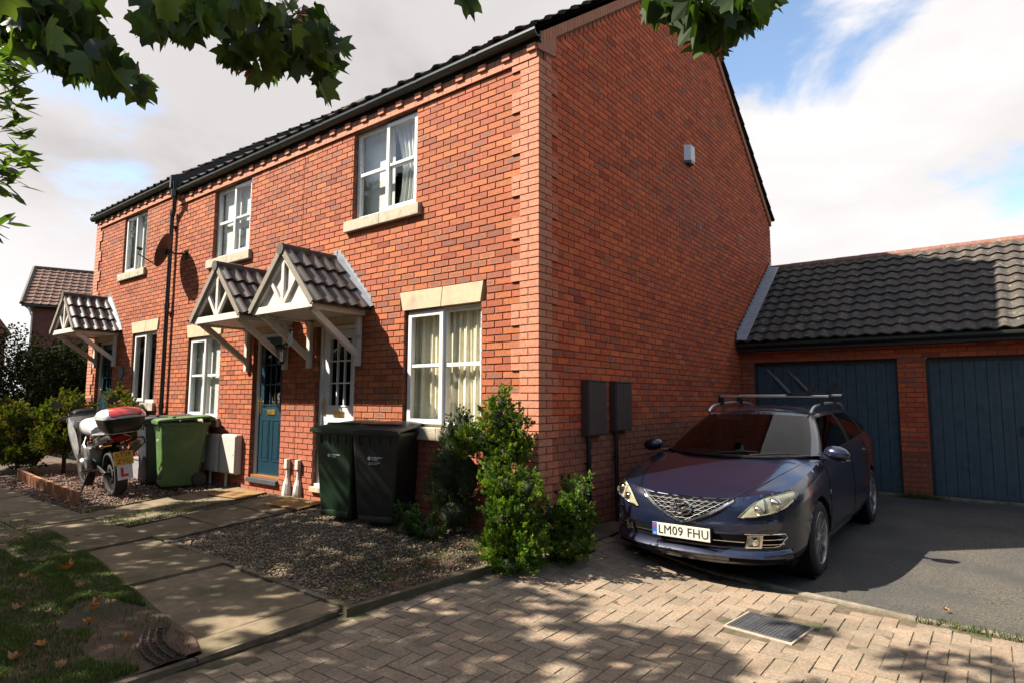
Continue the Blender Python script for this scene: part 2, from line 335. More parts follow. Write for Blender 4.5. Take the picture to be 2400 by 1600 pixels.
# edging round the gravel bed
def slab(b,a,c,w,h,nx,ny,dz=.02):   # narrow concrete edging from a to c, width w to the left
    ax,ay=a;cx_,cy_=c; L_=math.hypot(cx_-ax,cy_-ay); px,py=-(cy_-ay)/L_*w,(cx_-ax)/L_*w
    k=max(1,round(L_/.9))
    for i in range(k):
        t0,t1=i/k,(i+1)/k-.008/L_
        A=(ax+(cx_-ax)*t0,ay+(cy_-ay)*t0);B=(ax+(cx_-ax)*t1,ay+(cy_-ay)*t1); j=random.uniform(-.006,.006)
        pts=[(A[0],A[1],gA(A[1])+dz+j),(B[0],B[1],gA(B[1])+dz+j),(B[0]+px,B[1]+py,gA(B[1])+dz+j),(A[0]+px,A[1]+py,gA(A[1])+dz+j)]
        b.extr(pts,(0,0,-h))
b=MB(); slab(b,(-3.40,-1.97),(-.18,-2.06),.06,.12,0,0,.012); slab(b,(-.17,-2.09),(.12,-.82),.055,.2,0,0,.008); slab(b,(-3.34,-1.9),(-3.34,-.45),.05,.1,0,0,.02)
slab(b,(-4.68,-1.97),(-4.68,-.1),.05,.1,0,0,.012); slab(b,(-4.42,-1.97),(-4.42,-.1),.04,.1,0,0,.012); slab(b,(-5.85,-1.97),(-5.85,-.9),.05,.1,0,0,.012)
slab(b,(-.29,-7),(-.245,-2.1),.05,.2,0,0,-.016)
o=b.build('edging',mat('mossy_edging',(.19,.145,.095),.95,var=.3,bump=.5,dirt=(.09,.075,.035),dscale=4,dlo=.4,dhi=.6)); o['kind']='structure'
# gravel beds
sheet('bed_soil',[(-3.34,-1.93,gA(-1.93)-.01),(-.16,-2.02,gA(-2.02)-.01),(.12,-.85,gA(-.85)-.02),(.42,.0,-.01),(.28,.9,-.02),(.12,2.5,-.02),(.0,3.5,-.03),(0,0,.04),(-3.34,0,.045)],EARTH)
GRAV=attrmat('pebble',.75,nscale=50,nvar=.15,bump=0)
def pebbles(name,n,area,pal,s0,s1,flat=.6,zf=gA,zo=0):
    base=np.array([(1,0,0),(-.9,.1,0),(.1,.95,0),(0,-1,.1),(.1,0,1),(0,.1,-1)]); fc=np.array([(0,2,4),(2,1,4),(1,3,4),(3,0,4),(2,0,5),(1,2,5),(3,1,5),(0,3,5)])
    V=[];F=[];C=[]
    for i in range(n):
        x,y=area(); s=random.uniform(s0,s1); a=random.uniform(0,6.28); ca,sa=math.cos(a),math.sin(a)
        q=base*(1+rng.uniform(-.25,.25,(6,3)))*np.array((s,s*random.uniform(.6,1),s*flat))
        q=np.stack([q[:,0]*ca-q[:,1]*sa,q[:,0]*sa+q[:,1]*ca,q[:,2]],1)+np.array((x,y,zf(y)+zo+random.uniform(-.004,.008)))
        V.append(q);F.append(fc+6*i);c=pal[rng.integers(len(pal))]*random.uniform(.75,1.2);C.append(np.tile((*c,1),(24,1)))
    o=npmesh(name,np.concatenate(V),np.concatenate(F),np.concatenate(C),None,GRAV,smooth=True); tag(o,kind='stuff'); return o
def area1():
    while True:
        x=random.uniform(-3.3,.1);y=random.uniform(-2.0,-.02)
        if x>-.19+(y+2.06)*.24: continue
        if x>-1.4 and random.random()<min(.85,(x+1.6)*.55): continue
        return x,y
palA=np.array([(.30,.215,.125),(.36,.27,.17),(.19,.135,.085),(.44,.36,.25),(.12,.09,.065),(.30,.185,.10),(.23,.195,.145)])
o=pebbles('gravel',17000,area1,palA,.007,.0165); tag(o,'brown pea gravel bed in front of the white door window','gravel')
palB=np.array([(.30,.15,.10),(.36,.22,.17),(.2,.11,.08),(.42,.30,.24),(.15,.09,.07)])
o=pebbles('gravel',7000,lambda:(random.uniform(-10.6,-5.8),random.uniform(-1.95,-.02)),palB,.010,.024); tag(o,'reddish bark chippings under the motorbike and left bins','gravel')
o=pebbles('gravel',1500,lambda:(random.uniform(-4.64,-4.44),random.uniform(-1.9,-.02)),palA*.6,.008,.014); tag(o,'thin strip of grey gravel between the two door paths','gravel')
# leaf and grass builders ---------------------------------
GRASSM=attrmat('grass_blade',.7,nscale=5,nvar=.1,bump=0,translucent=.35)
def blades(name,n,area,h0,h1,pal,zf,label,cat='grass'):
    V=[];F=[];C=[]
    for i in range(n):
        x,y=area(); h=random.uniform(h0,h1); a=random.uniform(0,6.28); w=random.uniform(.0018,.0038); dx,dy=math.cos(a)*w,math.sin(a)*w; b=random.uniform(0,6.28); l=h*random.uniform(.2,1.1); z=zf(x,y)
        bx,by=math.cos(b)*l,math.sin(b)*l
        V+=[(x-dx,y-dy,z),(x+dx,y+dy,z),(x+bx*.4+dx*.7,y+by*.4+dy*.7,z+h*.65),(x+bx*.4-dx*.7,y+by*.4-dy*.7,z+h*.65),(x+bx,y+by,z+h*.85)]
        k=5*i; F+=[(k,k+1,k+2,k+3),(k+3,k+2,k+4)]; c=pal[rng.integers(len(pal))]*random.uniform(.7,1.3); C+=[(*c,1)]*7
    o=npmesh(name,V,F,C,None,GRASSM); tag(o,label,cat,kind='stuff'); return o
def gedge(x): # far edge of the grass verge
    return np.interp(x,[-9,-6.86,-5.26,-3.45,-2.48,-1.5,-.95,-.6,-.3],[-2.6,-2.55,-2.50,-2.64,-2.76,-2.9,-2.96,-3.0,-3.1])
def zg(x,y): return -.122+.06*min(0,max(-.5,(y+3.0)))*1.0+.008*math.sin(x*5+y*3)
b=MB(); rows=[]
for yy in np.linspace(0,1,26):
    row=[]
    for x in np.linspace(-22,-.31,120):
        y=gedge(x)+.10-yy**1.6*9; row.append((x,y,zg(x,y)+ (0.006*math.sin(x*31)*math.sin(y*27)) - (.05 if yy==0 else 0)))
    rows.append(row)
b.grid(rows); o=b.build('earth_verge',EARTH,smooth=True); o['kind']='structure'
import mathutils
def patch(x,y): # bare soil patch near the corner
    d=((x+1.0)/.75)**2+((y+3.15)/.30)**2; nz=mathutils.noise.noise(Vector((x*2.1,y*2.1,3)))
    return d+nz*1.2
def areag():
    while True:
        x=-.35-abs(random.gauss(0,3.2)) if random.random()<.5 else random.uniform(-5,-.35); y=gedge(x)-random.random()**1.5*2.2
        if patch(x,y)<1.1 and random.random()<.97: continue
        nz=mathutils.noise.noise(Vector((x*1.3,y*1.7,0)))
        if y<gedge(x)-.45 and nz<-.02 and random.random()<.6: continue
        return x,y
palG=np.array([(.06,.125,.018),(.08,.15,.022),(.045,.095,.015),(.13,.14,.04),(.12,.10,.045)])
blades('grass',80000,areag,.02,.055,palG,zg,'short green and dry grass on the verge at lower left')
blades('grass',1500,lambda:(random.choice([-4.56,-4.5,-5.0,-4.9,-5.9,-.42])+random.gauss(0,.07),random.choice([-1.75,-1.5,-.9,-1.2,-1.9])+random.gauss(0,.08)),.02,.06,palG,lambda x,y:gA(y)+.01,'tufts of grass growing in the joints of the door paths')
def wk0():
    while True:
        x,y=random.uniform(-1.6,.3),random.uniform(-1.7,-.3)
        if x<-.24+(y+2.06)*.24: return x,y
blades('weeds',3500,wk0,.02,.06,np.array([(.05,.075,.02),(.09,.09,.04),(.12,.09,.05),(.04,.07,.03)]),lambda x,y:gA(y)-.01,'sparse low weeds in the gravel beside the conifers','weeds')
def wk():
    x=random.uniform(3.0,3.9); return x,kerb_y(x)+random.gauss(0,.03)
blades('weeds',500,wk,.02,.07,np.array([(.07,.11,.02),(.12,.12,.04)]),lambda x,y:GP_,'small weeds along the kerb at lower right','weeds')
blades('weeds',700,lambda:(random.gauss(2.6,.14),6.12+random.gauss(0,.04)),.03,.11,palG,lambda x,y:gD(6.2),'weeds at the foot of the brick pier between the garages','weeds')
# ================================================ BRICKWORK
PINK=np.array((.57,.225,.130)); SMOOTH=np.array((.43,.125,.065))
MULTI=[np.array(c) for c in ((.43,.122,.048),(.45,.132,.050),(.41,.110,.048),(.47,.148,.053),(.39,.102,.047),(.44,.124,.052))]
class Wall:
    def __init__(s,mp): s.V=[];s.F=[];s.C=[];s.U=[];s.mp=mp; s.mo=MB()
    def brick(s,u0,u1,z0,z1,d0,d1,c,fl,jit=1):
        n=len(s.V); j=random.uniform(-.0015,.0015)*jit; e=.0035*jit
        q=[(u0+e*random.random(),d0+j,z0+e*random.random()),(u1-e*random.random(),d0+j,z0+e*random.random()),(u1-e*random.random(),d0+j,z1-e*random.random()),(u0+e*random.random(),d0+j,z1-e*random.random()),(u0,d1,z0),(u1,d1,z0),(u1,d1,z1),(u0,d1,z1)]
        s.V+=[s.mp(*p) for p in q]
        s.F+=[(n,n+1,n+2,n+3),(n,n+4,n+5,n+1),(n+1,n+5,n+6,n+2),(n+2,n+6,n+7,n+3),(n+3,n+7,n+4,n)]
        s.C+=[(c[0],c[1],c[2],fl)]*20; s.U+=[(0,0),(1,0),(1,1),(0,1)]+[(0,0)]*16
    def mort(s,u0,u1,z0,z1,d0=.009,d1=.10):
        p=[s.mp(u,d,z) for (u,d,z) in ((u0,d0,z0),(u1,d0,z0),(u1,d1,z0),(u0,d1,z0),(u0,d0,z1),(u1,d0,z1),(u1,d1,z1),(u0,d1,z1))]
        s.mo.add(p,[(0,3,2,1),(4,5,6,7),(0,1,5,4),(1,2,6,5),(2,3,7,6),(3,0,4,7)])
    def finish(s,name,parent,mo='mortar_bed'):
        n=len(s.V); mv=s.mo.v; V=np.concatenate([np.array(s.V),np.array(mv)]); F=s.F+[tuple(i+n for i in f) for f in s.mo.f]
        C=s.C+[(.2,.12,.09,0)]*(4*len(s.mo.f)); U=s.U+[(0,0)]*(4*len(s.mo.f))
        o=npmesh(name,V,F,C,U,[BRICK,MORTAR],parent,world=True)
        mi=np.zeros(len(F),dtype=np.int32); mi[len(s.F):]=1; o.data.polygons.foreach_set('material_index',mi); return o
def cut(a,b,ops):   # interval minus openings
    r=[(a,b)]
    for (p,q) in ops:
        t=[]
        for (x,y) in r:
            if q<=x or p>=y: t.append((x,y)); continue
            if x<p: t.append((x,p))
            if q<y: t.append((q,y))
        r=t
    return r
def mcol(u,z,gable=False):
    band_=1+.10*mathutils.noise.noise(Vector((u*.5,z*.8,7)))
    c=MULTI[rng.integers(6)]*random.uniform(.84,1.10)
    nz=mathutils.noise.noise(Vector((u*.35+9,z*1.1,2.5))); p=.10+max(0,nz)*1.1
    fl=random.uniform(.5,.95) if random.random()<p else (.25 if random.random()<.2 else 0)
    if random.random()<.09: c=c*np.array((.72,.68,.8))
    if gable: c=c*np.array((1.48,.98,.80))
    return c*band_,fl
fm=lambda u,d,z:(-u,d,z)
gm=lambda u,d,z:(-d,u,z)
gm2=lambda u,d,z:(-12.13+d,u,z)
def front(parent,ua,ub,k0,k1,ops,quoinR=False,quoinL=False,sm=-5,name='wall'):
    w=Wall(fm)
    for k in range(k0,k1):
        z=G0+.075*k; off=.1125 if k%2 else 0
        act=[(a,b) for (a,b,c,d) in ops if z+.03>c and z+.03<d]
        for (a,b) in cut(ua+(.004 if not quoinR else 0),ub,act): w.mort(a+(.006 if a>ua+.01 else 0),b-.006,z,z+.075)
        us=ua; ue=ub
        wide=((k-21)%6)<3
        if quoinR:
            q=.3375 if wide else .225
            if k%2: w.brick(-.02,.1065-.0,z+.005,z+.07,-.02,.2165,PINK*random.uniform(.95,1.05),0,.3); js=[.1165]
            else: w.brick(-.02,.2165,z+.005,z+.07,-.02,.1,PINK*random.uniform(.95,1.05),0,.3); js=[.2285]
            if k<sm: 
                c=SMOOTH
            x=js[0]
            while x<q-.02:
                e=min(q,x+.225) if q-x>.02 else q
                w.brick(x,e-.010,z+.005,z+.07,-.02,.1,PINK*random.uniform(.94,1.05),0,.3); x=e
            w.mort(-.012,q-.004,z,z+.075,-.012,.1); us=q
        if quoinL:
            q=.3375 if wide else .225; ue=ub-q
            w.brick(ue+.004,ub+.02,z+.005,z+.07,-.02,.1,PINK*random.uniform(.94,1.05),0,.3); w.mort(ue+.004,ub+.014,z,z+.075,-.012,.1)
        u=math.floor((us-off)/.225)*.225+off
        while u<ue:
            for (a,b) in cut(max(u,us),min(u+.225,ue),act):
                if b-a<.03: continue
                if k<sm: c,fl=SMOOTH*random.uniform(.9,1.1),0
                else: c,fl=mcol(u,z)
                w.brick(a+.005,b-.005,z+.005,z+.07,0,.1,c,fl)
            u+=.225
    return w
def eaves_course(w,ua,ub,k):
    z=G0+.075*k; u=ua
    while u<ub-.01:
        e=min(u+.225,ub); w.brick(u+.002,e-.003,z+.004,z+.072,-.03,.1,PINK*random.uniform(.95,1.05),0,.3); u=e
    w.mort(ua,ub,z,z+.15,-.012,.1)
    u=ua;i=0
    while u<ub-.02:
        e=min(u+.1125,ub); pr=-.055 if i%3==0 else -.022
        w.brick(u+.003,e-.004,z+.079,z+.147,pr,.1,PINK*random.uniform(.8,.95),0,.3); u=e;i+=1
# ================================================ TILES
def tiles(name,O,U,S,nrm,W_,L_,tw,g,amp,parent,mtl,pal,seg=8,lift=.03,th=.02,world=True,style='roman'):
    O=np.array(O,float);U=np.array(U,float);S=np.array(S,float);nrm=np.array(nrm,float)
    nt_=max(1,round(W_/tw)); tw=W_/nt_; nr=max(1,round(L_/g)); g=L_/nr
    t=np.arange(seg)/seg
    if style=='roman': f=np.where(t<.45,np.sin(t/.45*math.pi)**1.0,0.0)
    else: f=.5-.5*np.cos(2*math.pi*t)
    V=[];F=[];C=[]
    for r in range(nr):
        jit=rng.uniform(-.003,.003,nt_+1)
        for ti in range(nt_):
            c=pal[rng.integers(len(pal))]*random.uniform(.8,1.2)
            us=ti*tw+np.append(t,1)*tw; fa=amp*np.append(f,f[0]); n=len(V)
            for (s,h,q) in ((r*g-.012,lift-th,0),(r*g-.012,lift,0),((r+1)*g+.02,.004,1)):
                for a in range(seg+1):
                    p=O+U*us[a]+S*(s+jit[ti]*(1-q))+nrm*(h+fa[a]); V.append(p)
            m_=seg+1
            for k in range(2):
                for a in range(seg): F.append((n+k*m_+a,n+k*m_+a+1,n+(k+1)*m_+a+1,n+(k+1)*m_+a)); C+=[(*c,1)]*4
    return npmesh(name,np.array(V),F,C,None,mtl,parent,world=world)
palT=np.array([(.055,.045,.040),(.065,.050,.043),(.048,.042,.040),(.075,.052,.042)])
palP=np.array([(.044,.034,.028),(.052,.040,.032),(.038,.031,.028)])
# ================================================ HOUSES
def frame_rect(b,u0,u1,z0,z1,w,y0,y1,mi=0):
    b.cbox((-u1,y0,z0),(-u1+w,y1,z1),.004,mi); b.cbox((-u0-w,y0,z0),(-u0,y1,z1),.004,mi)
    b.cbox((-u1+w,y0+.001,z0),(-u0-w,y1-.001,z0+w),.004,mi); b.cbox((-u1+w,y0+.001,z1-w),(-u0-w,y1-.001,z1),.004,mi)
def curtain(b,u0,u1,z0,z1,y,amp=.03,gather=0):
    rows=[]
    for q in range(9):
        t=q/8; row=[]
        for i in range(90):
            s=i/89; x=u0+(u1-u0)*s
            if gather: x=u0+(u1-u0)*s*(1-gather*math.sin(t*math.pi*.9)*.8)
            row.append((-x,y+amp*math.sin(s*38+1.5*math.sin(s*9))*(.4+.6*t)+.01*math.sin(s*90),z1+(z0-z1)*t))
        rows.append(row)
    b.grid(rows)
def window(h,u0,u1,z0,z1,sashside,bars,kind,lintel=False,open_=0.0,upper=False):
    zm=(z0+z1)/2+.02; um=(u0+u1)/2
    b=MB(); frame_rect(b,u0+.004,u1-.004,z0+.004,z1-.004,.055,.065,.13)
    b.cbox((-um-.03,.066,z0+.05),(-um+.03,.129,z1-.05),.004)
    sides=[(u0+.05,um-.026),(um+.026,u1-.05)]   # [right in picture, left in picture]
    k=0 if sashside=='R' else 1
    for i,(a,c) in enumerate(sides):
        if bars: b.cbox((-c,.070,zm-.022),(-a,.118,zm+.022),.004)
    fo=b.build('window',UPVC,h,world=True)
    a,c=sides[k]; s=MB(); frame_rect(s,a-.028,c+.018,z0+.03,z1-.03,.055,.035,.075)
    if bars: s.cbox((-c,.045,zm-.018),(-a,.07,zm+.018),.004)
    so_=s.build('casement',UPVC,fo,world=True)
    if open_:
        xh=-(a-.028)*1.0 if sashside=='R' else -(c+.018)
    g=MB()
    for i,(a,c) in enumerate(sides): g.add([(-c,.095 if i!=k else .06,z0+.05),(-a,.095 if i!=k else .06,z0+.05),(-a,.095 if i!=k else .06,z1-.05),(-c,.095 if i!=k else .06,z1-.05)],[(0,1,2,3)])
    g.build('pane',GLASS,fo,world=True)
    cb=MB()
    if kind=='cream':
        curtain(cb,u0+.02,um+.12,z0-.05,z1,.18,.03); curtain(cb,um+.10,u1+.3,z0-.05,z1,.20,.025)
        cb.build('curtain',CURT,fo,smooth=True,world=True,ang=180)
    elif kind=='net':
        curtain(cb,u0,um+.02,z0-.05,z1+.02,.18,.03,.35); cb.build('curtain',NET,fo,smooth=True,world=True,ang=180)
        cb=MB(); cb.add([(-u1-.5,.24,z0),(-um-.05,.24,z0),(-um-.05,.24,z1),(-u1-.5,.24,z1)],[(0,1,2,3)]); cb.build('blind',NET,fo,world=True)
    elif kind=='blind':
        cb.add([(-u1-.4,.16,z0),(-u0+.02,.16,z0),(-u0+.02,.16,z1),(-u1-.4,.16,z1)],[(0,1,2,3)]); cb.build('blind',NET,fo,world=True)
    elif kind=='slat':
        for i in range(40):
            zq=z0+.04+i*(z1-z0-.08)/40; cb.add([(-um,.20,zq),(-u0-.03,.20,zq),(-u0-.03,.225,zq+.012),(-um,.225,zq+.012)],[(0,1,2,3)])
        cb.build('blind',mat('dark_slat_blind',(.09,.07,.06),.5),fo,world=True)
    # internal reveal, sill
    s=MB(); s.cbox((-u1-.115,-.055,z0-.145),(-um-.002,.10,z0-.004),.008); s.cbox((-um+.002,-.055,z0-.145),(-u0+.10,.10,z0-.004),.008)
    s.build('window_sill',SILLM,h,world=True)
    if lintel:
        s=MB(); zt=z1+.225; ov=.03
        s.extr([(-u1-ov-.05,-.006,zt-.004),(-u1-ov,-.006,z1+.002),(-um-.006,-.006,z1+.002),(-um+.02,-.006,zt-.004)],(0,.1,0))
        s.extr([(-um+.032,-.006,zt-.004),(-um+.006,-.006,z1+.002),(-u0+ov-.04,-.006,z1+.002),(-u0+ov,-.006,zt-.004)],(0,.1,0))
        s.build('lintel',STONE,h,world=True)
def mkdoor(h,u0,u1,z0,z1,m,blue,lint=True):
    b=MB(); y=.065
    b.cbox((-u1+.003,y,z0),(-u1+.055,y+.07,z1),.004); b.cbox((-u0-.055,y,z0),(-u0-.003,y+.07,z1),.004); b.cbox((-u1+.055,y+.001,z1-.055),(-u0-.055,y+.069,z1-.003),.004)
    b.build('door_frame',UPVC,h,world=True)
    a,c=u0+.058,u1-.058; W_=c-a; b=MB(); yy=.095
    zt=z1-.06; zb=z0+.02; gz0=zb+.46*(zt-zb)+.10; gz1=zt-.11; ga,gc=a+.13,c-.13
    b.box((-c,yy,zb),(-gc,yy+.045,zt)); b.box((-ga,yy,zb),(-a,yy+.045,zt)); b.box((-gc,yy+.0005,zb),(-ga,yy+.0445,gz0)); b.box((-gc,yy+.0005,gz1),(-ga,yy+.0445,zt))
    for i in (1,2):
        x=ga+(gc-ga)*i/3; b.box((-x-.009,yy+.006,gz0),(-x+.009,yy+.038,gz1))
        z=gz0+(gz1-gz0)*i/3; b.box((-gc,yy+.008,z-.009),(-ga,yy+.036,z+.009))
    # beading round the glass, raised lower panels
    for (p,q,r_,s_) in ((ga,gc,gz0-.02,gz0),(ga,gc,gz1,gz1+.02)): b.cbox((-q-.02,yy-.008,r_),(-p+.02,yy+.002,s_),.003)
    for (p,q) in ((ga-.02,ga),(gc,gc+.02)): b.cbox((-q,yy-.008,gz0),(-p,yy+.002,gz1),.003)
    pz0,pz1=zb+.20,gz0-.22
    for (p,q) in ((a+.10,(a+c)/2-.04),((a+c)/2+.04,c-.10)):
        for (A,B) in (((-q,yy-.007,pz0),(-q+.018,yy+.001,pz1)),((-p-.018,yy-.007,pz0),(-p,yy+.001,pz1)),((-q+.018,yy-.0075,pz0),(-p-.018,yy+.001,pz0+.018)),((-q+.018,yy-.0075,pz1-.018),(-p-.018,yy+.001,pz1))): b.cbox(A,B,.003)
        b.cbox((-q+.035,yy-.005,pz0+.035),(-p-.035,yy+.002,pz1-.035),.004)
    d=b.build('door',m,h,world=True)
    g=MB(); g.add([(-gc,yy+.02,gz0),(-ga,yy+.02,gz0),(-ga,yy+.02,gz1),(-gc,yy+.02,gz1)],[(0,1,2,3)]); g.build('pane',GLASS,d,world=True)
    g=MB(); g.cbox((-(a+c)/2-.11,yy-.010,gz0-.15),(-(a+c)/2+.11,yy-.001,gz0-.075),.003); g.build('letter_plate',BRASS,d,world=True)
    g=MB(); hx=-c+.05; g.cbox((hx-.018,yy-.01,gz0-.14),(hx+.018,yy-.001,gz0+.10),.003); g.tube([(hx,yy-.01,gz0+.04),(hx,yy-.05,gz0+.04),(hx+.10,yy-.055,gz0+.045)],.009,6); g.build('handle',BRASS,d,world=True)
    g=MB(); g.cbox((-u1+.02,.02,z0-.02),(-u0-.02,.10,z0+.018),.004); g.build('threshold',RUST if blue else UPVC,h,world=True)
    g=MB(); g.cbox((-u1-.0,-.045,z0-.085),(-u0+.0,.09,z0-.022),.006); g.build('door_step',SLATE if blue else SILLM,h,world=True)
    if lint:
        s=MB(); s.cbox((-u1-.08,-.007,z1+.003),(-(u0+u1)/2-.004,.09,z1+.215),.004); s.cbox((-(u0+u1)/2+.004,-.007,z1+.003),(-u0+.08,.09,z1+.215),.004); s.build('lintel',STONE,h,world=True)
def porch(h,xc,dz,label=None,backed=False):
    D=.80; hw=.645; zb=2.455+dz; zt=2.545+dz; za=3.215+dz
    p=MB(); p.cbox((xc-hw+.05,-D+.03,zb-.0),(xc+hw-.05,-.002,zb+.02),.003)
    root=p.build('porch',WOODW,h,world=True)
    b=MB(); b.cbox((xc-hw,-D,zb-.012),(xc+hw,-D+.05,zt-.012),.004)        # front tie
    for s in (-1,1):
        x=xc+s*(hw-.02); b.cbox((min(x,x-s*.06),-D+.05,zb-.03),(max(x,x-s*.06),-.002,zt-.03),.004)
    b.cbox((xc-.03,-D+.006,zt-.02),(xc+.03,-D+.044,za-.10),.003)
    sl=math.atan2(za-zt,hw)
    def bar(x0,z0,x1,z1,w,y0,y1,mb):
        d=Vector((x1-x0,0,z1-z0)).normalized(); n=Vector((-d.z,0,d.x))*w/2
        mb.extr([(x0-n.x,y0,z0-n.z),(x1-n.x,y0,z1-n.z),(x1+n.x,y0,z1+n.z),(x0+n.x,y0,z0+n.z)],(0,y1-y0,0))
    for s in (-1,1):
        bar(xc+s*(hw-.04),zt-.015,xc,za-.08,.06,-D+.004,-D+.046,b)
        bar(xc+s*.03,zt+.0,xc+s*hw*.46,zt+(za-zt)*.50,.05,-D+.008,-D+.042,b)
    b.build('truss',WOODW,root,world=True)
    if backed:
        q=MB(); q.extr([(xc-hw+.03,-D+.046,zt-.02),(xc+hw-.03,-D+.046,zt-.02),(xc,-D+.046,za-.07)],(0,.012,0)); q.build('gable_board',WOODW,root,world=True)
    b=MB()
    for s in (-1,1): bar(xc+s*(hw+.035),zt-.055,xc+s*.0,za+.005,.075,-D-.035,-D-.004,b)
    b.build('barge_board',VERGE,root,world=True)
    for s in (-1,1):
        x=xc+s*(hw-.125); b=MB(); b.cbox((x-.036,-.06,1.80+dz),(x+.036,-.002,zb-.03),.004)
        y0,z0_,y1,z1_=-.025,1.93+dz,-D+.08,zb-.015; d=Vector((0,y1-y0,z1_-z0_)).normalized(); n=Vector((0,-d.z,d.y))*.038
        b.extr([(x-.03,y0-n.y,z0_-n.z),(x-.03,y1-n.y,z1_-n.z),(x-.03,y1+n.y,z1_+n.z),(x-.03,y0+n.y,z0_+n.z)],(.06,0,0))
        b.build('bracket',WOODW,root,world=True)
        S=Vector((-s*math.cos(sl),0,math.sin(sl))); nn=Vector((s*math.sin(sl),0,math.cos(sl))); Lr=(hw+.07)/math.cos(sl)
        O=Vector((xc+s*(hw+.07),-D-.03,za+.012-(hw+.07)*math.tan(sl)))
        u=Vector((0,1,0)); tl=tiles('roof_tiles',O,u,S,nn,D+.02,Lr,.165,.30,.040,root,TILEP,palP,seg=10,lift=.035,th=.03,style='wave')
        b=MB(); b.extr([O-nn*.012,O+S*Lr-nn*.012,O+S*Lr-nn*.03,O-nn*.03],(0,D+.02,0)); b.build('roof_board',VERGE,root,world=True)
        # stepped lead flashing against the wall
        b=MB(); n_=10 
        for i in range(n_):
            t0,t1=i/n_*.98,(i+1)/n_*.98; p0=O+S*Lr*t0; p1=O+S*Lr*t1
            b.extr([(p0.x,-.004,p0.z+.02),(p1.x,-.004,p1.z+.02),(p1.x,-.004,p1.z+.16),(p0.x+ (0)*s,-.004,p1.z+.13)],(0,.003,0))
        b.extr([O+nn*.035+Vector((0,D-.05,0)),O+S*Lr+nn*.035+Vector((0,D-.05,0)),O+S*Lr+nn*.085+Vector((0,D+.025,0)),O+nn*.085+Vector((0,D+.025,0))],nn*.004)
        b.build('flashing',LEAD,root,world=True)
    b=MB(); pts=[(xc,y,za+.03) for y in np.linspace(-D-.05,0,3)]
    b.tube([(xc,-D-.05,za+.0),(xc,-.45,za+.003),(xc,-.44,za+.0),(xc,0,za+.0)],[.075,.075,.068,.07],10); b.build('ridge_tile',TILEP_,root,world=True)
    return root
TILEP_=mat('ridge_concrete',(.075,.060,.050),.85,var=.35,scale=30,bump=.5,dirt=(.10,.12,.02),dscale=6,dlo=.6,dhi=.7)
TS=.75; sa_=math.atan(TS)
def roof(h,ua,ub,dz,verge=False):
    S=Vector((0,math.cos(sa_),math.sin(sa_))); nn=Vector((0,-math.sin(sa_),math.cos(sa_))); O=Vector((-ub,-.10,5.165+dz+.02*TS))
    W_=ub-ua+(.07 if verge else 0); Lr=(4.22+.10)/math.cos(sa_)
    r=tiles('roof',O,(1,0,0),S,nn,W_,Lr,.30,.33,.032,h,TILE,palT,seg=6,lift=.045,th=.03)
    S2=Vector((0,-math.cos(sa_),math.sin(sa_))); n2=Vector((0,math.sin(sa_),math.cos(sa_)))
    tiles('roof_back',(-ub,8.54,5.165+dz+.02*TS),(1,0,0),S2,n2,W_,Lr,.30,.33,.032,h,TILE,palT,seg=6,lift=.045,th=.03)
    b=MB(); b.add([O-nn*.01,O-nn*.01+Vector((W_,0,0)),O-nn*.01+S*Lr+Vector((W_,0,0)),O-nn*.01+S*Lr],[(0,1,2,3)])
    Q=Vector((-ub,8.54,5.165+dz+.02*TS)); b.add([Q-n2*.01,Q-n2*.01+Vector((W_,0,0)),Q-n2*.01+S2*Lr+Vector((W_,0,0)),Q-n2*.01+S2*Lr],[(0,1,2,3)])
    b.build('roof_underlay',FASCIA,r,world=True)
    b=MB(); zr=O.z+Lr*math.sin(sa_); b.tube([(-ub,4.22,zr-.02),(-ub+W_,4.22,zr-.02)],.11,10); b.build('ridge_tile',TILEP_,r,world=True)
def gutterparts(h,ua,ub,dz):
    b=MB(); b.box((-ub,-.035,5.062+dz),(-ua,-.01,5.165+dz)); b.box((-ub,-.034,5.057+dz),(-ua,0.0,5.062+dz)); b.build('fascia',FASCIA,h,world=True)
    b=MB(); pr=[]
    prof=[(-.098+0,5.115),(-.10,5.075),(-.125,5.05),(-.16,5.045),(-.19,5.06),(-.207,5.095),(-.208,5.125),(-.215,5.127),(-.215,5.12),(-.2,5.122)]
    poly=[(y,z) for y,z in prof[:8]]+[(-.20,5.12),(-.19,5.085),(-.16,5.055),(-.125,5.06),(-.107,5.08),(-.105,5.115)]; poly=[(y+.07,z+.04) for y,z in poly]
    b.extr([(-ub,y,z+dz) for y,z in poly],(ub-ua,0,0))
    x=-ub+.5
    while x<-ua:
        b.extr([(x,y*1.0+(-.004 if y<-.15 else 0),z+dz-.004) for y,z in poly],(.05 if int(x*10)%3 else .08,0,0)); x+=.95
    b.build('gutter',GUTTER,h,world=True)
def house(label,ua,ub,kz,qR,qL,ops,loc):
    h=thing('terraced_house',label,'house',loc)
    dz=.225 if kz else 0; ks=46+(3 if kz else 0)
    w=front(h,ua,ub,-22,ks,ops,qR,qL); eaves_course(w,ua,ub,ks)
    return h,w,dz
opR=[(1.80,3.00,3.703,4.903),(.75,1.95,1.078,2.428),(2.87,3.70,.2534,2.3534),(2.79,3.78,2.3534,2.578),(.68,2.02,2.428,2.653),(2.87,3.70,.16,.2534),(1.70,3.115,3.55,3.703),(.65,2.065,.925,1.078)]
opR=opR[:5]+opR[5:]
hR,w,dz=house('right-hand brick house of the terrace, with gable wall and white door',0,4.13,0,True,False,opR,(-2.1,0,0))
w.finish('wall',hR); roof(hR,0,4.13,0,True); gutterparts(hR,-.05,4.13,0)
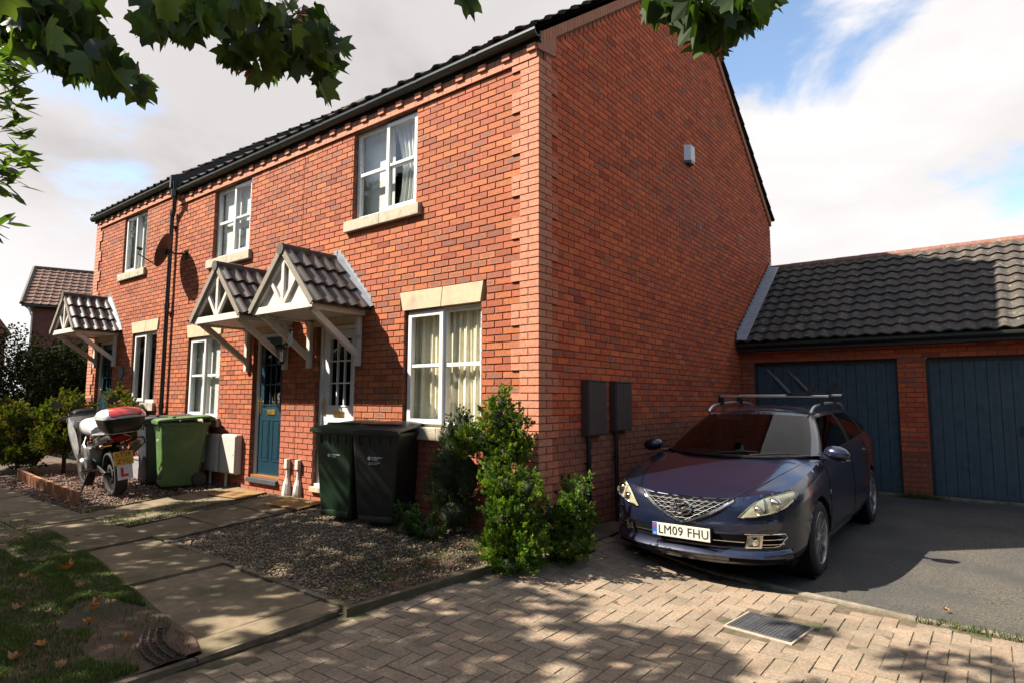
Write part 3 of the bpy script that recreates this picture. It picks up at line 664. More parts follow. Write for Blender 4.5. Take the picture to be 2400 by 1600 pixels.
window(hR,1.80,3.00,3.703,4.903,'R',True,'net'); window(hR,.75,1.95,1.078,2.428,'L',True,'cream',lintel=True)
mkdoor(hR,2.87,3.70,.2534,2.3534,UPVC,False); porch(hR,-3.29,0,backed=True)
opM=[(5.59,6.76,3.703,4.903),(6.33,7.46,1.078,2.428),(4.50,5.30,.2534,2.3534),(4.42,5.38,2.3534,2.578),(6.26,7.53,2.428,2.653),(4.50,5.30,.16,.2534),(5.49,6.875,3.55,3.703),(6.23,7.575,.925,1.078)]
hM,w,dz=house('middle brick house of the terrace, with dark blue front door',4.13,8.10,0,False,False,opM,(-6.1,0,0))
w.finish('wall',hM); roof(hM,4.13,8.10,0); gutterparts(hM,4.13,8.02,0)
window(hM,5.59,6.76,3.703,4.903,'R',True,'blind'); window(hM,6.33,7.46,1.078,2.428,'L',True,'blind',lintel=True)
mkdoor(hM,4.50,5.30,.2534,2.3534,BLUED,True); porch(hM,-4.92,0)
opL=[(9.5,10.6,3.928,5.128),(8.74,9.85,1.303,2.653),(10.80,11.70,.4784,2.578),(10.72,11.78,2.578,2.803),(8.67,9.92,2.653,2.878),(10.80,11.70,.385,.4784),(9.40,10.715,3.775,3.928),(8.64,9.965,1.15,1.303)]
hL,w,dz=house('far left brick house of the terrace, standing slightly taller than its neighbours',8.10,12.13,1,False,True,opL,(-10.1,0,0))
w.finish('wall',hL); roof(hL,8.10,12.20,.225); gutterparts(hL,8.05,12.25,.225)
window(hL,9.5,10.6,3.928,5.128,'L',False,'blind'); window(hL,8.74,9.85,1.303,2.653,'L',False,'slat',lintel=True)
mkdoor(hL,10.80,11.70,.4784,2.578,BLUED,True); porch(hL,-11.17,.225)
# party-wall verge and kneeler of the taller house
b=MB(); b.extr([(-8.10,-.15,5.10),(-8.10,4.2,5.10+4.35*TS),(-8.10,4.2,5.38+4.35*TS),(-8.10,-.15,5.38)],(.05,0,0)); b.extr([(-8.1,-.2,5.19),(-8.1,-.2,5.42),(-8.1,0,5.50),(-8.1,0,5.0)],(.06,0,0)); b.build('party_verge',FASCIA,hL,world=True)
b=MB(); b.extr([(-8.10,-.03,4.99),(-8.10,-.16,5.12),(-8.10,-.16,5.22),(-8.10,-.01,5.22),(-8.10,-.01,4.86)],(.11,0,0)); b.build('kneeler',mat('kneeler_brick',(.44,.17,.10),.85,bump=.2),hL,world=True)
# gable wall of the right-hand house
w=Wall(gm); DEP=8.44
for k in range(-22,88):
    z=G0+.075*k; zt=z+.075
    ylo=max(0,(zt-5.04)/TS+.0); yhi=DEP-ylo
    if yhi-ylo<.2: break
    off=.1125 if k%2==0 else 0
    lo=ylo
    if z<5.0:
        wide=(k%6)<3; q=.3375 if wide else .225; st=.2285 if k%2 else .1065+.01
        x=st
        while x<q-.02:
            e=min(q,x+.225); w.brick(x,e-.01,z+.005,z+.07,-.02,.1,PINK*np.array((1.10,.78,.72))*random.uniform(.93,1.04),0,.3); x=e
        w.mort(.09,q-.004,z,zt,-.012,.1); lo=q
    w.mort(max(lo-.1,.02),yhi,z,zt,.009,.1)
    u=math.floor((lo-off)/.225)*.225+off
    while u<yhi:
        a,b_=max(u,lo),min(u+.225,yhi)
        if b_-a>.02:
            if k<-5: c,fl=SMOOTH*random.uniform(.86,1.06)*np.array((.8,.9,.95)),0
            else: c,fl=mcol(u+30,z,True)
            w.brick(a+.005,b_-.005,z+.005,z+.07,0,.1,c,fl)
        u+=.225
w.finish('gable_wall',hR)
VB=attrmat('verge_brick',.85,nscale=30,nvar=.1,bump=.2)
V=[];F=[];C=[]
for s in (0,1):
    n_=74
    for i in range(n_):
        y0,y1=i/n_*4.22,(i+1)/n_*4.22-.006
        q=[(y0,5.045+TS*y0),(y1,5.045+TS*y1),(y1,5.175+TS*y1),(y0,5.175+TS*y0)]
        if s: q=[(DEP-a,b_) for a,b_ in q]
        n=len(V); V+=[(.028,a,b_) for a,b_ in q]+[(-.1,a,b_) for a,b_ in q]; fs=[(n,n+1,n+2,n+3),(n,n+4,n+5,n+1),(n+1,n+5,n+6,n+2),(n+2,n+6,n+7,n+3),(n+3,n+7,n+4,n)]
        F+=fs; c=PINK*random.uniform(.85,.98); C+=[(*c,1)]*20
npmesh('verge_band',V,F,C,None,VB,hR,world=True)
b=MB(); b.extr([(.024,-.025,4.99),(.024,.02,4.99),(.024,.30,5.04),(.024,.30,5.27),(.024,-.025,5.15)],(-.12,0,0)); b.build('kneeler',mat('kneeler_brick2',(.44,.17,.10),.85,bump=.2),hR,world=True)
# inner shell so the rooms are closed
b=MB(); b.box((-12.1,8.3,-.3),(-.05,8.42,5.25)); b.box((-12.13,.1,-.3),(-12.03,8.4,5.25)); b.build('back_wall',MORTAR,hM,world=True)
b=MB(); b.box((-12,.30,2.75),(-.12,8.3,2.85)); b.box((-12,.12,5.0),(-.12,8.3,5.03)); b.box((-12,.12,.18),(-.12,8.3,.22))
for x in (-4.13,-8.1): b.box((x-.05,.12,.2),(x+.05,8.3,5.2))
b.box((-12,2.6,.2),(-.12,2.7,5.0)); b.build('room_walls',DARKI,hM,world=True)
b=MB(); b.add([(-12.13,0,5.2),(-12.13,8.44,5.2),(-12.13,4.22,8.5)],[(0,1,2)]); b.build('end_gable',MORTAR,hL,world=True)
# downpipe with swan neck
b=MB(); xp=-8.22
b.tube([(-7.98,-.15,5.30),(-7.99,-.14,5.22),(-8.0,-.13,5.13),(-8.03,-.12,4.98),(-8.14,-.075,4.80),(xp,-.07,4.70),(xp,-.07,.06)],.036,10)
for z in (4.72,3.0,1.2): b.tube([(xp,-.07,z),(xp,-.07,z+.09)],.045,10)
for z in (4.5,2.9,1.1): b.box((xp-.06,-.05,z),(xp+.06,-.001,z+.03))
b.tube([(-8.0,-.15,5.02),(-8.0,-.15,5.14)],.055,10)
b.build('downpipe',GUTTER,hM,world=True)
# ================================================ GARAGES
gg=thing('garage_block','low brick garages with dark blue boarded doors behind the car','garage',(2.5,6.25,0))
w=Wall(lambda u,d,z:(u,6.25+d,z))
ops=[(.22,2.37,-1,2.035),(2.745,4.9,-1,2.035)]
for k in range(-22,12):
    z=G0+.075*k; off=.1125 if k%2 else 0
    act=[(a,b) for (a,b,c,d) in ops if z+.03<d]
    for (a,b) in cut(.0,5.4,act): w.mort(a+.004,b-.004,z,z+.075)
    u=-.225+off
    while u<5.4:
        for (a,b) in cut(max(u,.0),min(u+.225,5.4),act):
            if b-a>.02:
                c,fl=mcol(u+60,z,True); c=c*.8
                if 1.95<z<2.05 or z<.6: c=SMOOTH*random.uniform(.7,.95)*np.array((.85,.8,.8)); fl=0
                w.brick(a+.005,b-.005,z+.005,z+.07,0,.1,c,fl)
        u+=.225
w.finish('wall',gg)
for (a,c) in ((.24,2.35),(2.765,4.88)):
    b=MB(); n_=15
    for i in range(n_):
        x0=a+(c-a)*i/n_; x1=a+(c-a)*(i+1)/n_; b.cbox((x0+.003,6.36,.0),(x1-.003,6.385,2.03),.003)
        b.cbox((x0+(x1-x0)*.5-.002,6.357,.02),(x0+(x1-x0)*.5+.004,6.361,2.01),.001)
    b.box((a,6.386,-.02),(c,6.39,2.03)); d=b.build('garage_door',GDOOR,gg,world=True)
    b=MB(); xm=(a+c)/2; b.cbox((xm-.02,6.33,.93),(xm+.02,6.357,1.05),.004); b.tube([(xm,6.335,1.0),(xm+.06,6.31,1.0),(xm+.09,6.31,1.0)],.009,6); b.build('handle',BLACKP,d,world=True)
for (a,c) in ((.22,2.37),(2.745,4.9)):
    b=MB(); b.box((a-.01,6.34,-.05),(a+.035,6.42,2.05)); b.box((c-.035,6.34,-.05),(c+.01,6.42,2.05)); b.box((a+.035,6.341,1.99),(c-.035,6.42,2.06)); b.box((a,6.42,-.1),(c,6.45,2.3)); b.build('door_frame',FASCIA,gg,world=True)  # black surround and backing board added to stop light leaking round the doors
b=MB(); b.box((0,6.03,2.25),(5.5,6.06,2.375)); b.box((0,6.031,2.245),(5.5,6.25,2.25)); b.build('fascia',FASCIA,gg,world=True)
b=MB(); b.tube([(0.02,6.0,2.345),(5.5,6.0,2.345)],.052,10); b.build('gutter',GUTTER,gg,world=True)
b=MB(); b.box((.22,6.25,-.12),(2.37,6.45,-.012)); b.box((2.745,6.25,-.12),(4.9,6.45,-.01)); b.build('door_step',CONC,gg,world=True)
g_s=math.atan(.73); S=Vector((0,math.cos(g_s),math.sin(g_s))); nn=Vector((0,-math.sin(g_s),math.cos(g_s))); Lr=2.36/math.cos(g_s)
palGa=np.array([(.075,.062,.050),(.085,.068,.054),(.068,.058,.050),(.095,.072,.056)])
TILEG=attrmat('garage_pantile',.85,nscale=26,nvar=.25,bump=.4,blotch=((.38,.34,.25),15,.58,.72,.8))
r=tiles('roof',(0.0,5.97,2.385),(1,0,0),S,nn,5.5,Lr,.215,.275,.034,gg,TILEG,palGa,seg=9,lift=.04,th=.025,style='wave')
S2=Vector((0,-math.cos(g_s),math.sin(g_s))); n2=Vector((0,math.sin(g_s),math.cos(g_s)))
tiles('roof_back',(0.0,10.69,2.385),(1,0,0),S2,n2,5.5,Lr,.215,.275,.034,gg,TILEG,palGa,seg=9,lift=.04,th=.025,style='wave')
b=MB(); O=Vector((0,5.97,2.375)); b.extr([O,O+S*Lr,O+Vector((0,4.72,0))],(5.45,0,0)); b.build('roof_underlay',FASCIA,r,world=True)
b=MB(); zr=2.385+Lr*math.sin(g_s)
for i in range(13): x=.42*i; b.tube([(x,8.33,zr-.035),(x+.40,8.33,zr-.035),(x+.41,8.33,zr-.03),(x+.415,8.33,zr-.03)],[.11,.105,.105,.105],10)
b.build('ridge_tile',mat('terracotta_ridge',(.23,.10,.065),.85,var=.3,scale=20,bump=.4,dirt=(.30,.26,.2),dscale=14,dlo=.6,dhi=.7),r,world=True)
b=MB(); n_=20
for i in range(n_):
    t0,t1=i/n_*2.9/Lr,(i+1)/n_*2.9/Lr
    if t1>1: break
    p0=O+S*Lr*t0; p1=O+S*Lr*t1; b.extr([(.03,p0.y,p0.z+.06),(.03,p1.y,p1.z+.06),(.03,p1.y-.01,p1.z+.17),(.03,p0.y-.01,p1.z+.14)],(.003,0,0))
b.extr([O+nn*.085+Vector((.03,0,0)),O+S*Lr*.98+nn*.085+Vector((.03,0,0)),O+S*Lr*.98+nn*.065+Vector((.2,0,0)),O+nn*.065+Vector((.2,0,0))],nn*.004)
b.build('flashing',LEAD,gg,world=True)
# ================================================ FITTINGS ON THE WALLS
def gbox(label,y0,y1,z0,z1,yp):
    t=thing('meter_box',label,'meter box',(.0,(y0+y1)/2,z0),group='brown meter boxes on the gable wall')
    b=MB(); b.cbox((.002,y0,z0),(.085,y1,z1),.006); b.cbox((.0,y0-.008,z1-.012),(.10,y1+.008,z1+.006),.003); b.build('box',BROWN,t,world=True)
    b=MB(); b.cbox((.086,y0+.012,z0+.012),(.094,y1-.012,z1-.018),.003); b.build('door',BROWN,t,world=True)
    b=MB(); b.tube([(.035,yp,z0),(.035,yp,-.15)],.024,8); b.box((0,yp-.03,z0-.30),(.05,yp+.03,z0-.285)); b.build('conduit',BLACKP,t,world=True)
gbox('brown meter box nearer the house corner, peeling pipe below it',.80,1.21,1.0,1.60,.90)
gbox('brown meter box nearer the car, with a scuffed white top edge',1.42,1.82,1.03,1.60,1.52)
def cbox_(label,x0,x1,z0,z1,D=.10):
    t=thing('meter_box',label,'meter box',((x0+x1)/2,-.1,z0),group='cream meter boxes beside the blue door')
    b=MB(); b.cbox((x0,-D,z0),(x1,-.002,z1),.015); b.build('box',CREAM,t,world=True)
    b=MB(); b.cbox((x0+.015,-D-.012,z0+.02),(x1-.015,-D+.001,z1-.02),.006); b.tube([(x1-.06,-D-.013,(z0+z1)/2),(x1-.06,-D-.018,(z0+z1)/2)],.012,8); b.build('door',CREAM,t,world=True)
    b=MB(); b.tube([(x0+.12,-.05,z0+.01),(x0+.12,-.05,-.02)],.022,8); b.build('conduit',CREAM,t,world=True)
cbox_('cream meter box nearest the blue door, half in sunlight',-5.97,-5.51,.25,.84)
cbox_('cream meter box between the green bin and its twin, in shade',-6.47,-6.06,.25,.83)
for i,(x,lab) in enumerate(((-4.24,'beige pipe cover with flared foot, the one closer to the blue door'),(-3.98,'beige pipe cover with flared foot, the one closer to the white door'))):
    t=thing('pipe_cover',lab,'pipe cover',(x,-.05,.04),group='beige pipe covers between the two doors'); b=MB()
    rows=[]
    for (z,hw,dp) in ((.03,.062,.085),(.10,.062,.085),(.22,.055,.07),(.30,.028,.045),(.36,.025,.04),(.44,.025,.04)):
        rows.append([(x-hw,-.002,z),(x-hw,-dp*.7,z),(x-hw*.5,-dp,z),(x+hw*.5,-dp,z),(x+hw,-dp*.7,z),(x+hw,-.002,z)])
    b.grid(rows); b.build('duct',CREAM,t,world=True)
    b=MB(); b.cbox((x-.036,-.062,.43),(x+.036,-.002,.56),.008); b.build('cap',CREAM,t,world=True)
t=thing('alarm_box','white alarm box high on the gable wall','alarm box',(0,3.95,5.0)); b=MB()
b.extr([(.0,3.83,5.03),(.0,4.09,5.03),(.09,4.04,5.03),(.09,3.88,5.03)],(0,0,.24)); b.build('case',mat('white_alarm_plastic',(.72,.70,.68),.4,var=.04),t,world=True)
b=MB(); b.extr([(.0,3.84,5.03),(.0,4.08,5.03),(.085,4.03,5.03),(.085,3.89,5.03)],(0,0,-.035)); b.build('strobe',mat('dark_blue_lens',(.01,.05,.07),.2),t,world=True)
# satellite dish
t=thing('satellite_dish','dark satellite dish on a wall arm beside the black downpipe','satellite dish',(-7.98,-.1,3.95))
ax=Vector((-.62,-.72,.30)).normalized(); side=ax.cross(Vector((0,0,1))).normalized(); up=side.cross(ax)
cdish=Vector((-7.87,-.27,3.96)); b=MB(); rows=[]
for q in range(7):
    r_=q/6; rows.append([cdish+side*(.27*r_*math.cos(a))+up*(.31*r_*math.sin(a))+ax*(.07*r_*r_) for a in np.linspace(0,2*math.pi,33)[:-1]])
b.grid(rows,wrap=True); b.build('dish',mat('dark_dish_metal',(.055,.04,.035),.6,var=.2,scale=120),t,smooth=True,world=True,ang=180)
b=MB(); e=cdish+ax*.42-up*.10; b.tube([cdish-up*.29+ax*.06,e-up*.10,e],.010,6); b.tube([e-ax*.03,e+ax*.05],.026,8); b.build('feed_arm',BLACKP,t,world=True)
b=MB(); b.tube([cdish-ax*.02,cdish-ax*.06+Vector((.03,.03,0)),(-7.78,-.16,3.93),(-7.72,-.01,3.95)],.018,8); b.box((-7.78,-.012,3.86),(-7.66,-.001,4.02)); b.tube([cdish-ax*.03+up*.05,cdish-ax*.03-up*.06],.03,8); b.build('bracket',BLACKP,t,world=True)
t=thing('house_plaque','round dark slate house plaque beside the far left door','plaque',(-10.3,0,1.9)); b=MB(); b.lathe([(0,.0),(.10,.0),(.115,-.004),(.115,-.014),(0,-.014)],28,M=axes((-10.3,-.002,1.9),(1,0,0),(0,0,1),(0,1,0))); b.xf(Matrix.Identity(4)); b.build('plate',mat('plaque_slate',(.05,.09,.13),.5,var=.3),t,world=True)
t=thing('wall_lantern','black lantern on the wall right of the blue door','lantern',(-4.28,-.1,2.1)); b=MB(); X=-4.30
b.tube([(X,-.002,2.12),(X,-.08,2.16),(X,-.15,2.12)],.012,6); b.lathe([(.02,2.12),(.075,2.10),(.085,2.09),(.06,2.08)],6,M=Matrix.Translation((X,-.15,0))); b.lathe([(.05,1.90),(.035,1.87),(0,1.86)],6,M=Matrix.Translation((X,-.15,0)))
for a in range(6): q=a*math.pi/3; b.tube([(X+.05*math.cos(q),-.15+.05*math.sin(q),1.90),(X+.07*math.cos(q),-.15+.07*math.sin(q),2.09)],.005,4)
b.build('lantern_frame',BLACKP,t,world=True); b=MB(); b.lathe([(.045,1.90),(.065,2.09)],6,M=Matrix.Translation((X,-.15,0))); b.build('lantern_glass',GLASS,t,world=True)
t=thing('wind_chime','small silver wind chime hanging under the nearer porch','wind chime',(-3.72,-.28,2.4)); b=MB(); X,Y=-3.66,-.42
b.tube([(X,Y,2.45),(X,Y,2.30)],.003,4); b.lathe([(0,2.30),(.03,2.297),(.03,2.29),(0,2.287)],12,M=Matrix.Translation((X,Y,0)))
for a in range(5): q=a*1.257; b.tube([(X+.022*math.cos(q),Y+.022*math.sin(q),2.27-.01*a),(X+.022*math.cos(q),Y+.022*math.sin(q),2.11-.014*a)],.006,6)
b.build('chime_tubes',mat('brushed_aluminium',(.6,.6,.6),.3,metal=.9),t,world=True)
for (x,y,a,lab) in ((-4.98,-.34,8,'thin brown door mat with pale edge in front of the blue door'),(-3.62,-.30,4,'golden coir door mat in front of the white door')):
    b=MB(); b.cbox((-.36,-.21,0),(.36,.21,.016),.005); o=b.build('door_mat',MATC); o.location=(x,y,gA(y)+.022); o.rotation_euler=(R(4.3),0,R(a)); tag(o,lab,'door mat')
b=MB(); b.cbox((-.2,-.14,0),(.2,.14,.34),.02); b.cbox((-.215,-.155,.32),(.215,.155,.36),.01); o=b.build('storage_box',mat('cloudy_plastic',(.36,.34,.36),.4)); o.location=(-7.88,-.40,.04); tag(o,'small pale plastic storage box beside the left black bin','box')
# ================================================ WHEELIE BINS
TXT=mat('white_print',(.8,.8,.8),.5)
def bin_(label,col,loc,rz,group,two=False):
    t=thing('wheelie_bin',label,'wheelie bin',loc,R(rz),group)
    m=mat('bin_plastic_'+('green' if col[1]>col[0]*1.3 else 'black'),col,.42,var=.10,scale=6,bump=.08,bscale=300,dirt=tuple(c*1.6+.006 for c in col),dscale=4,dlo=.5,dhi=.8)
    rows=[]
    for (z,hw,yf,yb,c) in ((.02,.215,-.245,.20,.03),(.10,.225,-.26,.24,.035),(.5,.25,-.29,.29,.04),(.88,.272,-.32,.345,.045),(.93,.275,-.325,.355,.045),(.935,.295,-.345,.375,.05),(.97,.295,-.345,.375,.05)):
        row=[]
        for (sx,sy,a0) in ((1,0,-90),(1,1,0),(-1,1,90),(-1,0,180)):
            X=sx*(hw-c); Y=(yb-c) if sy else (yf+c)
            for q in range(5): a=R(a0+q*22.5); row.append((X+c*math.cos(a),Y+c*math.sin(a),z))
        rows.append(row)
    b=MB(); b.grid(rows,wrap=True); b.add(rows[0],[tuple(range(len(rows[0])))]); 
    for x in (-.12,0,.12): b.cbox((x-.012,.28,.35),(x+.012,.335,.85),.005)
    for x in (-.18,-.06,.06,.18): b.cbox((x-.008,-.335,.84),(x+.008,-.30,.935),.004)
    b.cbox((-.20,-.27,.03),(.20,-.235,.09),.006); b.build('body',m,t,smooth=True)
    b=MB(); rows=[]
    for i,(y,z,hw) in enumerate(((-.375,.962,.285),(-.372,.992,.300),(-.34,1.012,.303),(-.1,1.035,.303),(.2,1.058,.303),(.36,1.066,.303),(.40,1.05,.295),(.40,1.02,.29))):
        rows.append([(x*hw,y,z+.016*(1-abs(x)**2.5)*(1 if 0<i<6 else 0)-(.030 if abs(x)==1.02 else 0)) for x in (-1.02,-1,-.9,-.45,-.4,0,.4,.45,.9,1,1.02)])
    b.grid(rows)
    b.cbox((-.27,-.368,.945),(.27,-.352,.975),.004); b.cbox((-.24,-.16,1.045),(.24,-.12,1.062),.006); b.build('lid',m,t,smooth=True)
    b=MB(); b.tube([(-.22,.36,1.0),(-.22,.43,1.02),(.22,.43,1.02),(.22,.36,1.0)],.016,8); b.build('handle',m,t)
    for s in (-1,1):
        b=MB(); b.lathe([(0,-.025),(.095,-.025),(.105,-.015),(.105,.015),(.095,.025),(0,.025)],24,M=axes((s*.25,.245,.10),(0,1,0),(0,0,1),(1,0,0))); b.build('wheel',BLACKP,t,smooth=True)
    b=MB(); tilt=math.atan(.03/.4)
    def pr(txt,s,x,z): 
        y=-.26-(z-.10)*.078-.0025; M=axes((x,y,z),(1,0,0),(0,-.078,1)); b.bm(textbm(txt,s,.0008,'LEFT'),0,M)
    z=.70
    b.lathe([(0,0),(.016,0),(.018,.001),(0,.002)],14,M=axes((-.065,-.26-(z-.10)*.078-.003,z),(1,0,0),(0,0,1)))
    b.tube([(-.065,-.31,z+.015),(-.06,-.31,z+.028)],.003,4)
    pr('Herefordshire',.024,-.042,z+.010); pr('Council',.024,-.042,z-.012)
    if two:   # two lines of print too small to read in the photo
        for (zz,n_) in ((z-.045,13),(z-.060,10)):
            x=-.07
            for _ in range(n_):
                wd=random.uniform(.004,.011); y=-.26-(zz-.10)*.078-.003; b.box((x,y,zz-.0022),(x+wd,y+.0012,zz+.0022)); x+=wd+.003
    b.build('council_print',TXT,t)
    return t
gr='wheelie bins standing in pairs against the terrace'
bin_('tall black wheelie bin in front of the right-hand house window, right of the pair',(.009,.0095,.011),(-1.84,-.30,.055),22,gr,True)  # colours of this pair darkened to stand in for tree shade
bin_('green wheelie bin, colour darkened for shade, in front of the white door, left of the pair',(.007,.026,.011),(-2.43,-.34,.055),12,gr)
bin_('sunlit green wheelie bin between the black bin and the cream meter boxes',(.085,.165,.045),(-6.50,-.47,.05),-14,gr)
bin_('dark grey wheelie bin tucked behind the sunlit green bin, by the storage box',(.035,.038,.045),(-7.26,-.42,.05),-8,gr,True)
# ================================================ TERRACOTTA EDGING, COVER, LEAVES
TERR=mat('terracotta',(.40,.17,.075),.9,var=.15,scale=12,bump=.3)
pts=[(-10.45,-1.50),(-9.25,-1.60),(-7.95,-1.68),(-6.62,-1.74)]
b0=None
for i,(p,q) in enumerate(zip(pts,pts[1:])):
    b=MB(); d=Vector((q[0]-p[0],q[1]-p[1],0)); Ln=d.length; d.normalize(); n_=Vector((-d.y,d.x,0)); rows=[]; rb=[]
    for k in range(241):
        s=k/240*(Ln-.03); off=.006*math.sin(s*2*math.pi/.035); zc=gA(p[1])-.03; hgt=.19
        P=Vector((p[0],p[1],zc))+d*s; rows.append([P+n_*(off-.025),P+n_*(off-.025)+Vector((0,0,hgt)),P+n_*(off*.2+.025)+Vector((0,0,hgt)),P+n_*(off*.2+.025)])
    b.grid(rows); b.add([rows[0][k] for k in range(4)]+[rows[-1][k] for k in range(4)],[(0,1,2,3),(4,5,6,7)])
    o=b.build('garden_edging',TERR); tag(o,['ribbed terracotta edging strip, the far left length by the bushes','ribbed terracotta edging strip, the middle length','ribbed terracotta edging strip ending near the rear wheel of the motorbike'][i],'edging','terracotta edging strips along the pavement')
t=thing('manhole_cover','studded grey metal manhole cover set in the brick paving','manhole cover',(2.2,-.33,GP_+.002),R(-7))
CI=mat('cast_iron',(.085,.085,.090),.55,metal=.3,var=.2,bump=.2)
b=MB(); b.cbox((-.235,-.205,-.03),(.235,.205,.004),.003); b.build('frame',mat('pale_concrete_haunch',(.42,.33,.24),.9,var=.2,bump=.3),t)
b=MB(); b.cbox((-.215,-.185,-.02),(.215,.185,.011),.003)
for i in range(17):
    for j in range(13):
        x,y=-.192+i*.024,-.162+j*.027
        if (abs(x+.13)<.02 or abs(x-.13)<.02) and abs(y)<.13: continue
        b.box((x-.006,y-.009,.0105),(x+.006,y+.009,.0145))
for sx_ in (-.13,.13):   # raised maker's marks, worn past reading
    y=-.10
    while y<.10:
        wd=random.uniform(.006,.016); b.box((sx_-.012,y,.0105),(sx_+random.uniform(.004,.013),y+wd,.0135)); y+=wd+.006
b.build('cover',CI,t)
b=MB()
for i in range(13):   # pressed tread mark in the mud
    a=R(200+i*9); 
# tyre tread imprint
MUD=mat('wet_mud',(.05,.024,.016),.8,var=.3,bump=.6)
for s in (-1,0,1,2):
    path=[]
    for i in range(22):
        t_=i/21; x=-.92+.62*t_; y=-3.10-.22*t_+.20*(t_-.35)**2+ s*.045; path.append((x,y,zg(x,y)+.012))
    b.tube(path,[.007+.003*math.sin(i*3.1) for i in range(22)],6)
for i in range(18):
    t_=i/17; x=-.90+.60*t_; y=-3.10-.22*t_+.20*(t_-.35)**2; b.tube([(x-.012,y-.05,zg(x,y)+.011),(x+.02,y+.10,zg(x,y)+.009)],.004,5)
o=b.build('tyre_tread_mark',MUD,smooth=True); tag(o,'ridged tread mark pressed in the mud at the corner of the verge','tread mark')
def leafshape():
    pts=[]
    for (a,r_) in ((-90,.10),(-62,.42),(-40,.62),(-28,.52),(-10,.72),(4,.90),(14,.66),(30,.56),(44,.74),(60,.95),(70,.72),(80,.70),(90,1.05)):
        pts.append((r_*math.cos(R(a)),r_*math.sin(R(a))))
    half=pts; full=half+[(-x,y) for x,y in half[::-1][1:-1]]
    return full
LS=leafshape()
def leafmesh(s,curl=.15,fold=.2):
    n=len(LS); V=[(0,0,0)]+[(x*s,y*s,curl*s*(abs(x)*fold*3+ (y*.5)**2)) for x,y in LS]; F=[(0,1+i,1+(i+1)%n) for i in range(n)]
    return V,F
DRY=attrmat('dry_leaf',.7,nscale=40,nvar=.3,bump=.3,translucent=.15)
def fallen(x,y,z,s,c,rz,tilt):
    V,F=leafmesh(s,.5+random.random()*.6,.4); o=npmesh('fallen_leaf',V,F,[(*c,1)]*(3*len(F)),None,DRY)
    o.location=(x,y,z+.02); o.rotation_euler=(tilt,random.uniform(-.3,.3),rz); tag(o,'fallen dry orange-brown leaf on the ground',"fallen leaf",'fallen leaves on the verge and beds'); return o
FL=[(-2.87,-2.96,.075,(.42,.13,.03)),(-1.71,-3.12,.05,(.36,.17,.08)),(-1.56,-3.20,.055,(.5,.2,.06)),(-1.32,-3.29,.055,(.55,.2,.05)),(-.88,-3.23,.035,(.55,.18,.03)),(-1.14,-3.61,.045,(.5,.18,.04)),(-2.93,-3.25,.05,(.38,.2,.1)),(-.45,-1.39,.03,(.5,.13,.03)),(-.10,-.75,.03,(.35,.1,.04)),(-.3,-1.12,.032,(.5,.12,.03)),(-1.02,-3.77,.05,(.36,.17,.09)),(-4.29,-2.45,.035,(.4,.2,.08)),(.16,-1.02,.03,(.42,.11,.03)),(.35,-1.0,.03,(.3,.12,.05)),(-1.8,-3.4,.045,(.34,.19,.1)),(-2.3,-3.05,.04,(.4,.2,.08)),(-3.4,-3.0,.05,(.36,.2,.1)),(3.15,.75,.03,(.5,.25,.1)),(3.4,1.2,.025,(.5,.2,.08)),(-7.3,-1.8,.06,(.45,.2,.1)),(-9.9,-1.7,.07,(.4,.14,.05)),(-6.3,-1.95,.06,(.4,.2,.12)),(-.75,-3.62,.04,(.4,.2,.08)),(-2.1,-3.5,.05,(.4,.18,.08)),(1.2,.15,.02,(.45,.3,.2)),(-.62,-2.3,.014,(.4,.15,.08)),(-.95,-2.75,.012,(.6,.5,.4)),(-1.5,-3.9,.05,(.38,.18,.09))]
for (x,y,s,c) in FL:
    z=zg(x,y) if y<gedge(x)+.05 and x<-.3 else (gA(y)+.012 if x<.05 else (GP_ if y<kerb_y(x) else gD(y)))
    fallen(x,y,z+s*.15,s,c,random.uniform(0,6.28),random.uniform(-.5,.5))
# ================================================ FOLIAGE
LEAFM=attrmat('sycamore_leaf',.55,nscale=12,nvar=.12,bump=0,translucent=.42,spec=.4)
CONIF=attrmat('conifer_foliage',.7,nscale=8,nvar=.2,bump=0,translucent=.25)
HEDM=attrmat('hedge_leaf',.9,nscale=8,nvar=.2,bump=0,translucent=.1,spec=.05)
BARK=mat('bark',(.055,.042,.030),.95,var=.3,scale=14,bump=.8,bscale=30)
TWIG=mat('inner_conifer_twigs',(.03,.035,.012),1,var=.4,scale=40,bump=1,bscale=80)
def rotm(n):
    a=rng.uniform(0,2*math.pi,n)
    return a
def scatter(name,tV,tF,P,Nn,Up,S,Cc,mtl,parent=None,world=True,kind=None):
    """one mesh of many small leaves: template placed at P with normal Nn, up Up, size S, colour Cc"""
    tV=np.array(tV,float); n=len(P); Nn=Nn/np.linalg.norm(Nn,axis=1,keepdims=True)
    X=np.cross(Up,Nn); X/=np.linalg.norm(X,axis=1,keepdims=True)+1e-9; Y=np.cross(Nn,X)
    V=(P[:,None,:]+S[:,None,None]*(tV[None,:,0:1]*X[:,None,:]+tV[None,:,1:2]*Y[:,None,:]+tV[None,:,2:3]*Nn[:,None,:])).reshape(-1,3)
    tF=np.array(tF); F=(tF[None]+(np.arange(n)*len(tV))[:,None,None]).reshape(-1,tF.shape[1])
    C=np.repeat(np.concatenate([Cc,np.ones((n,1))],1),tF.size,axis=0)
    return npmesh(name,V,F,C,None,mtl,parent,world=world)
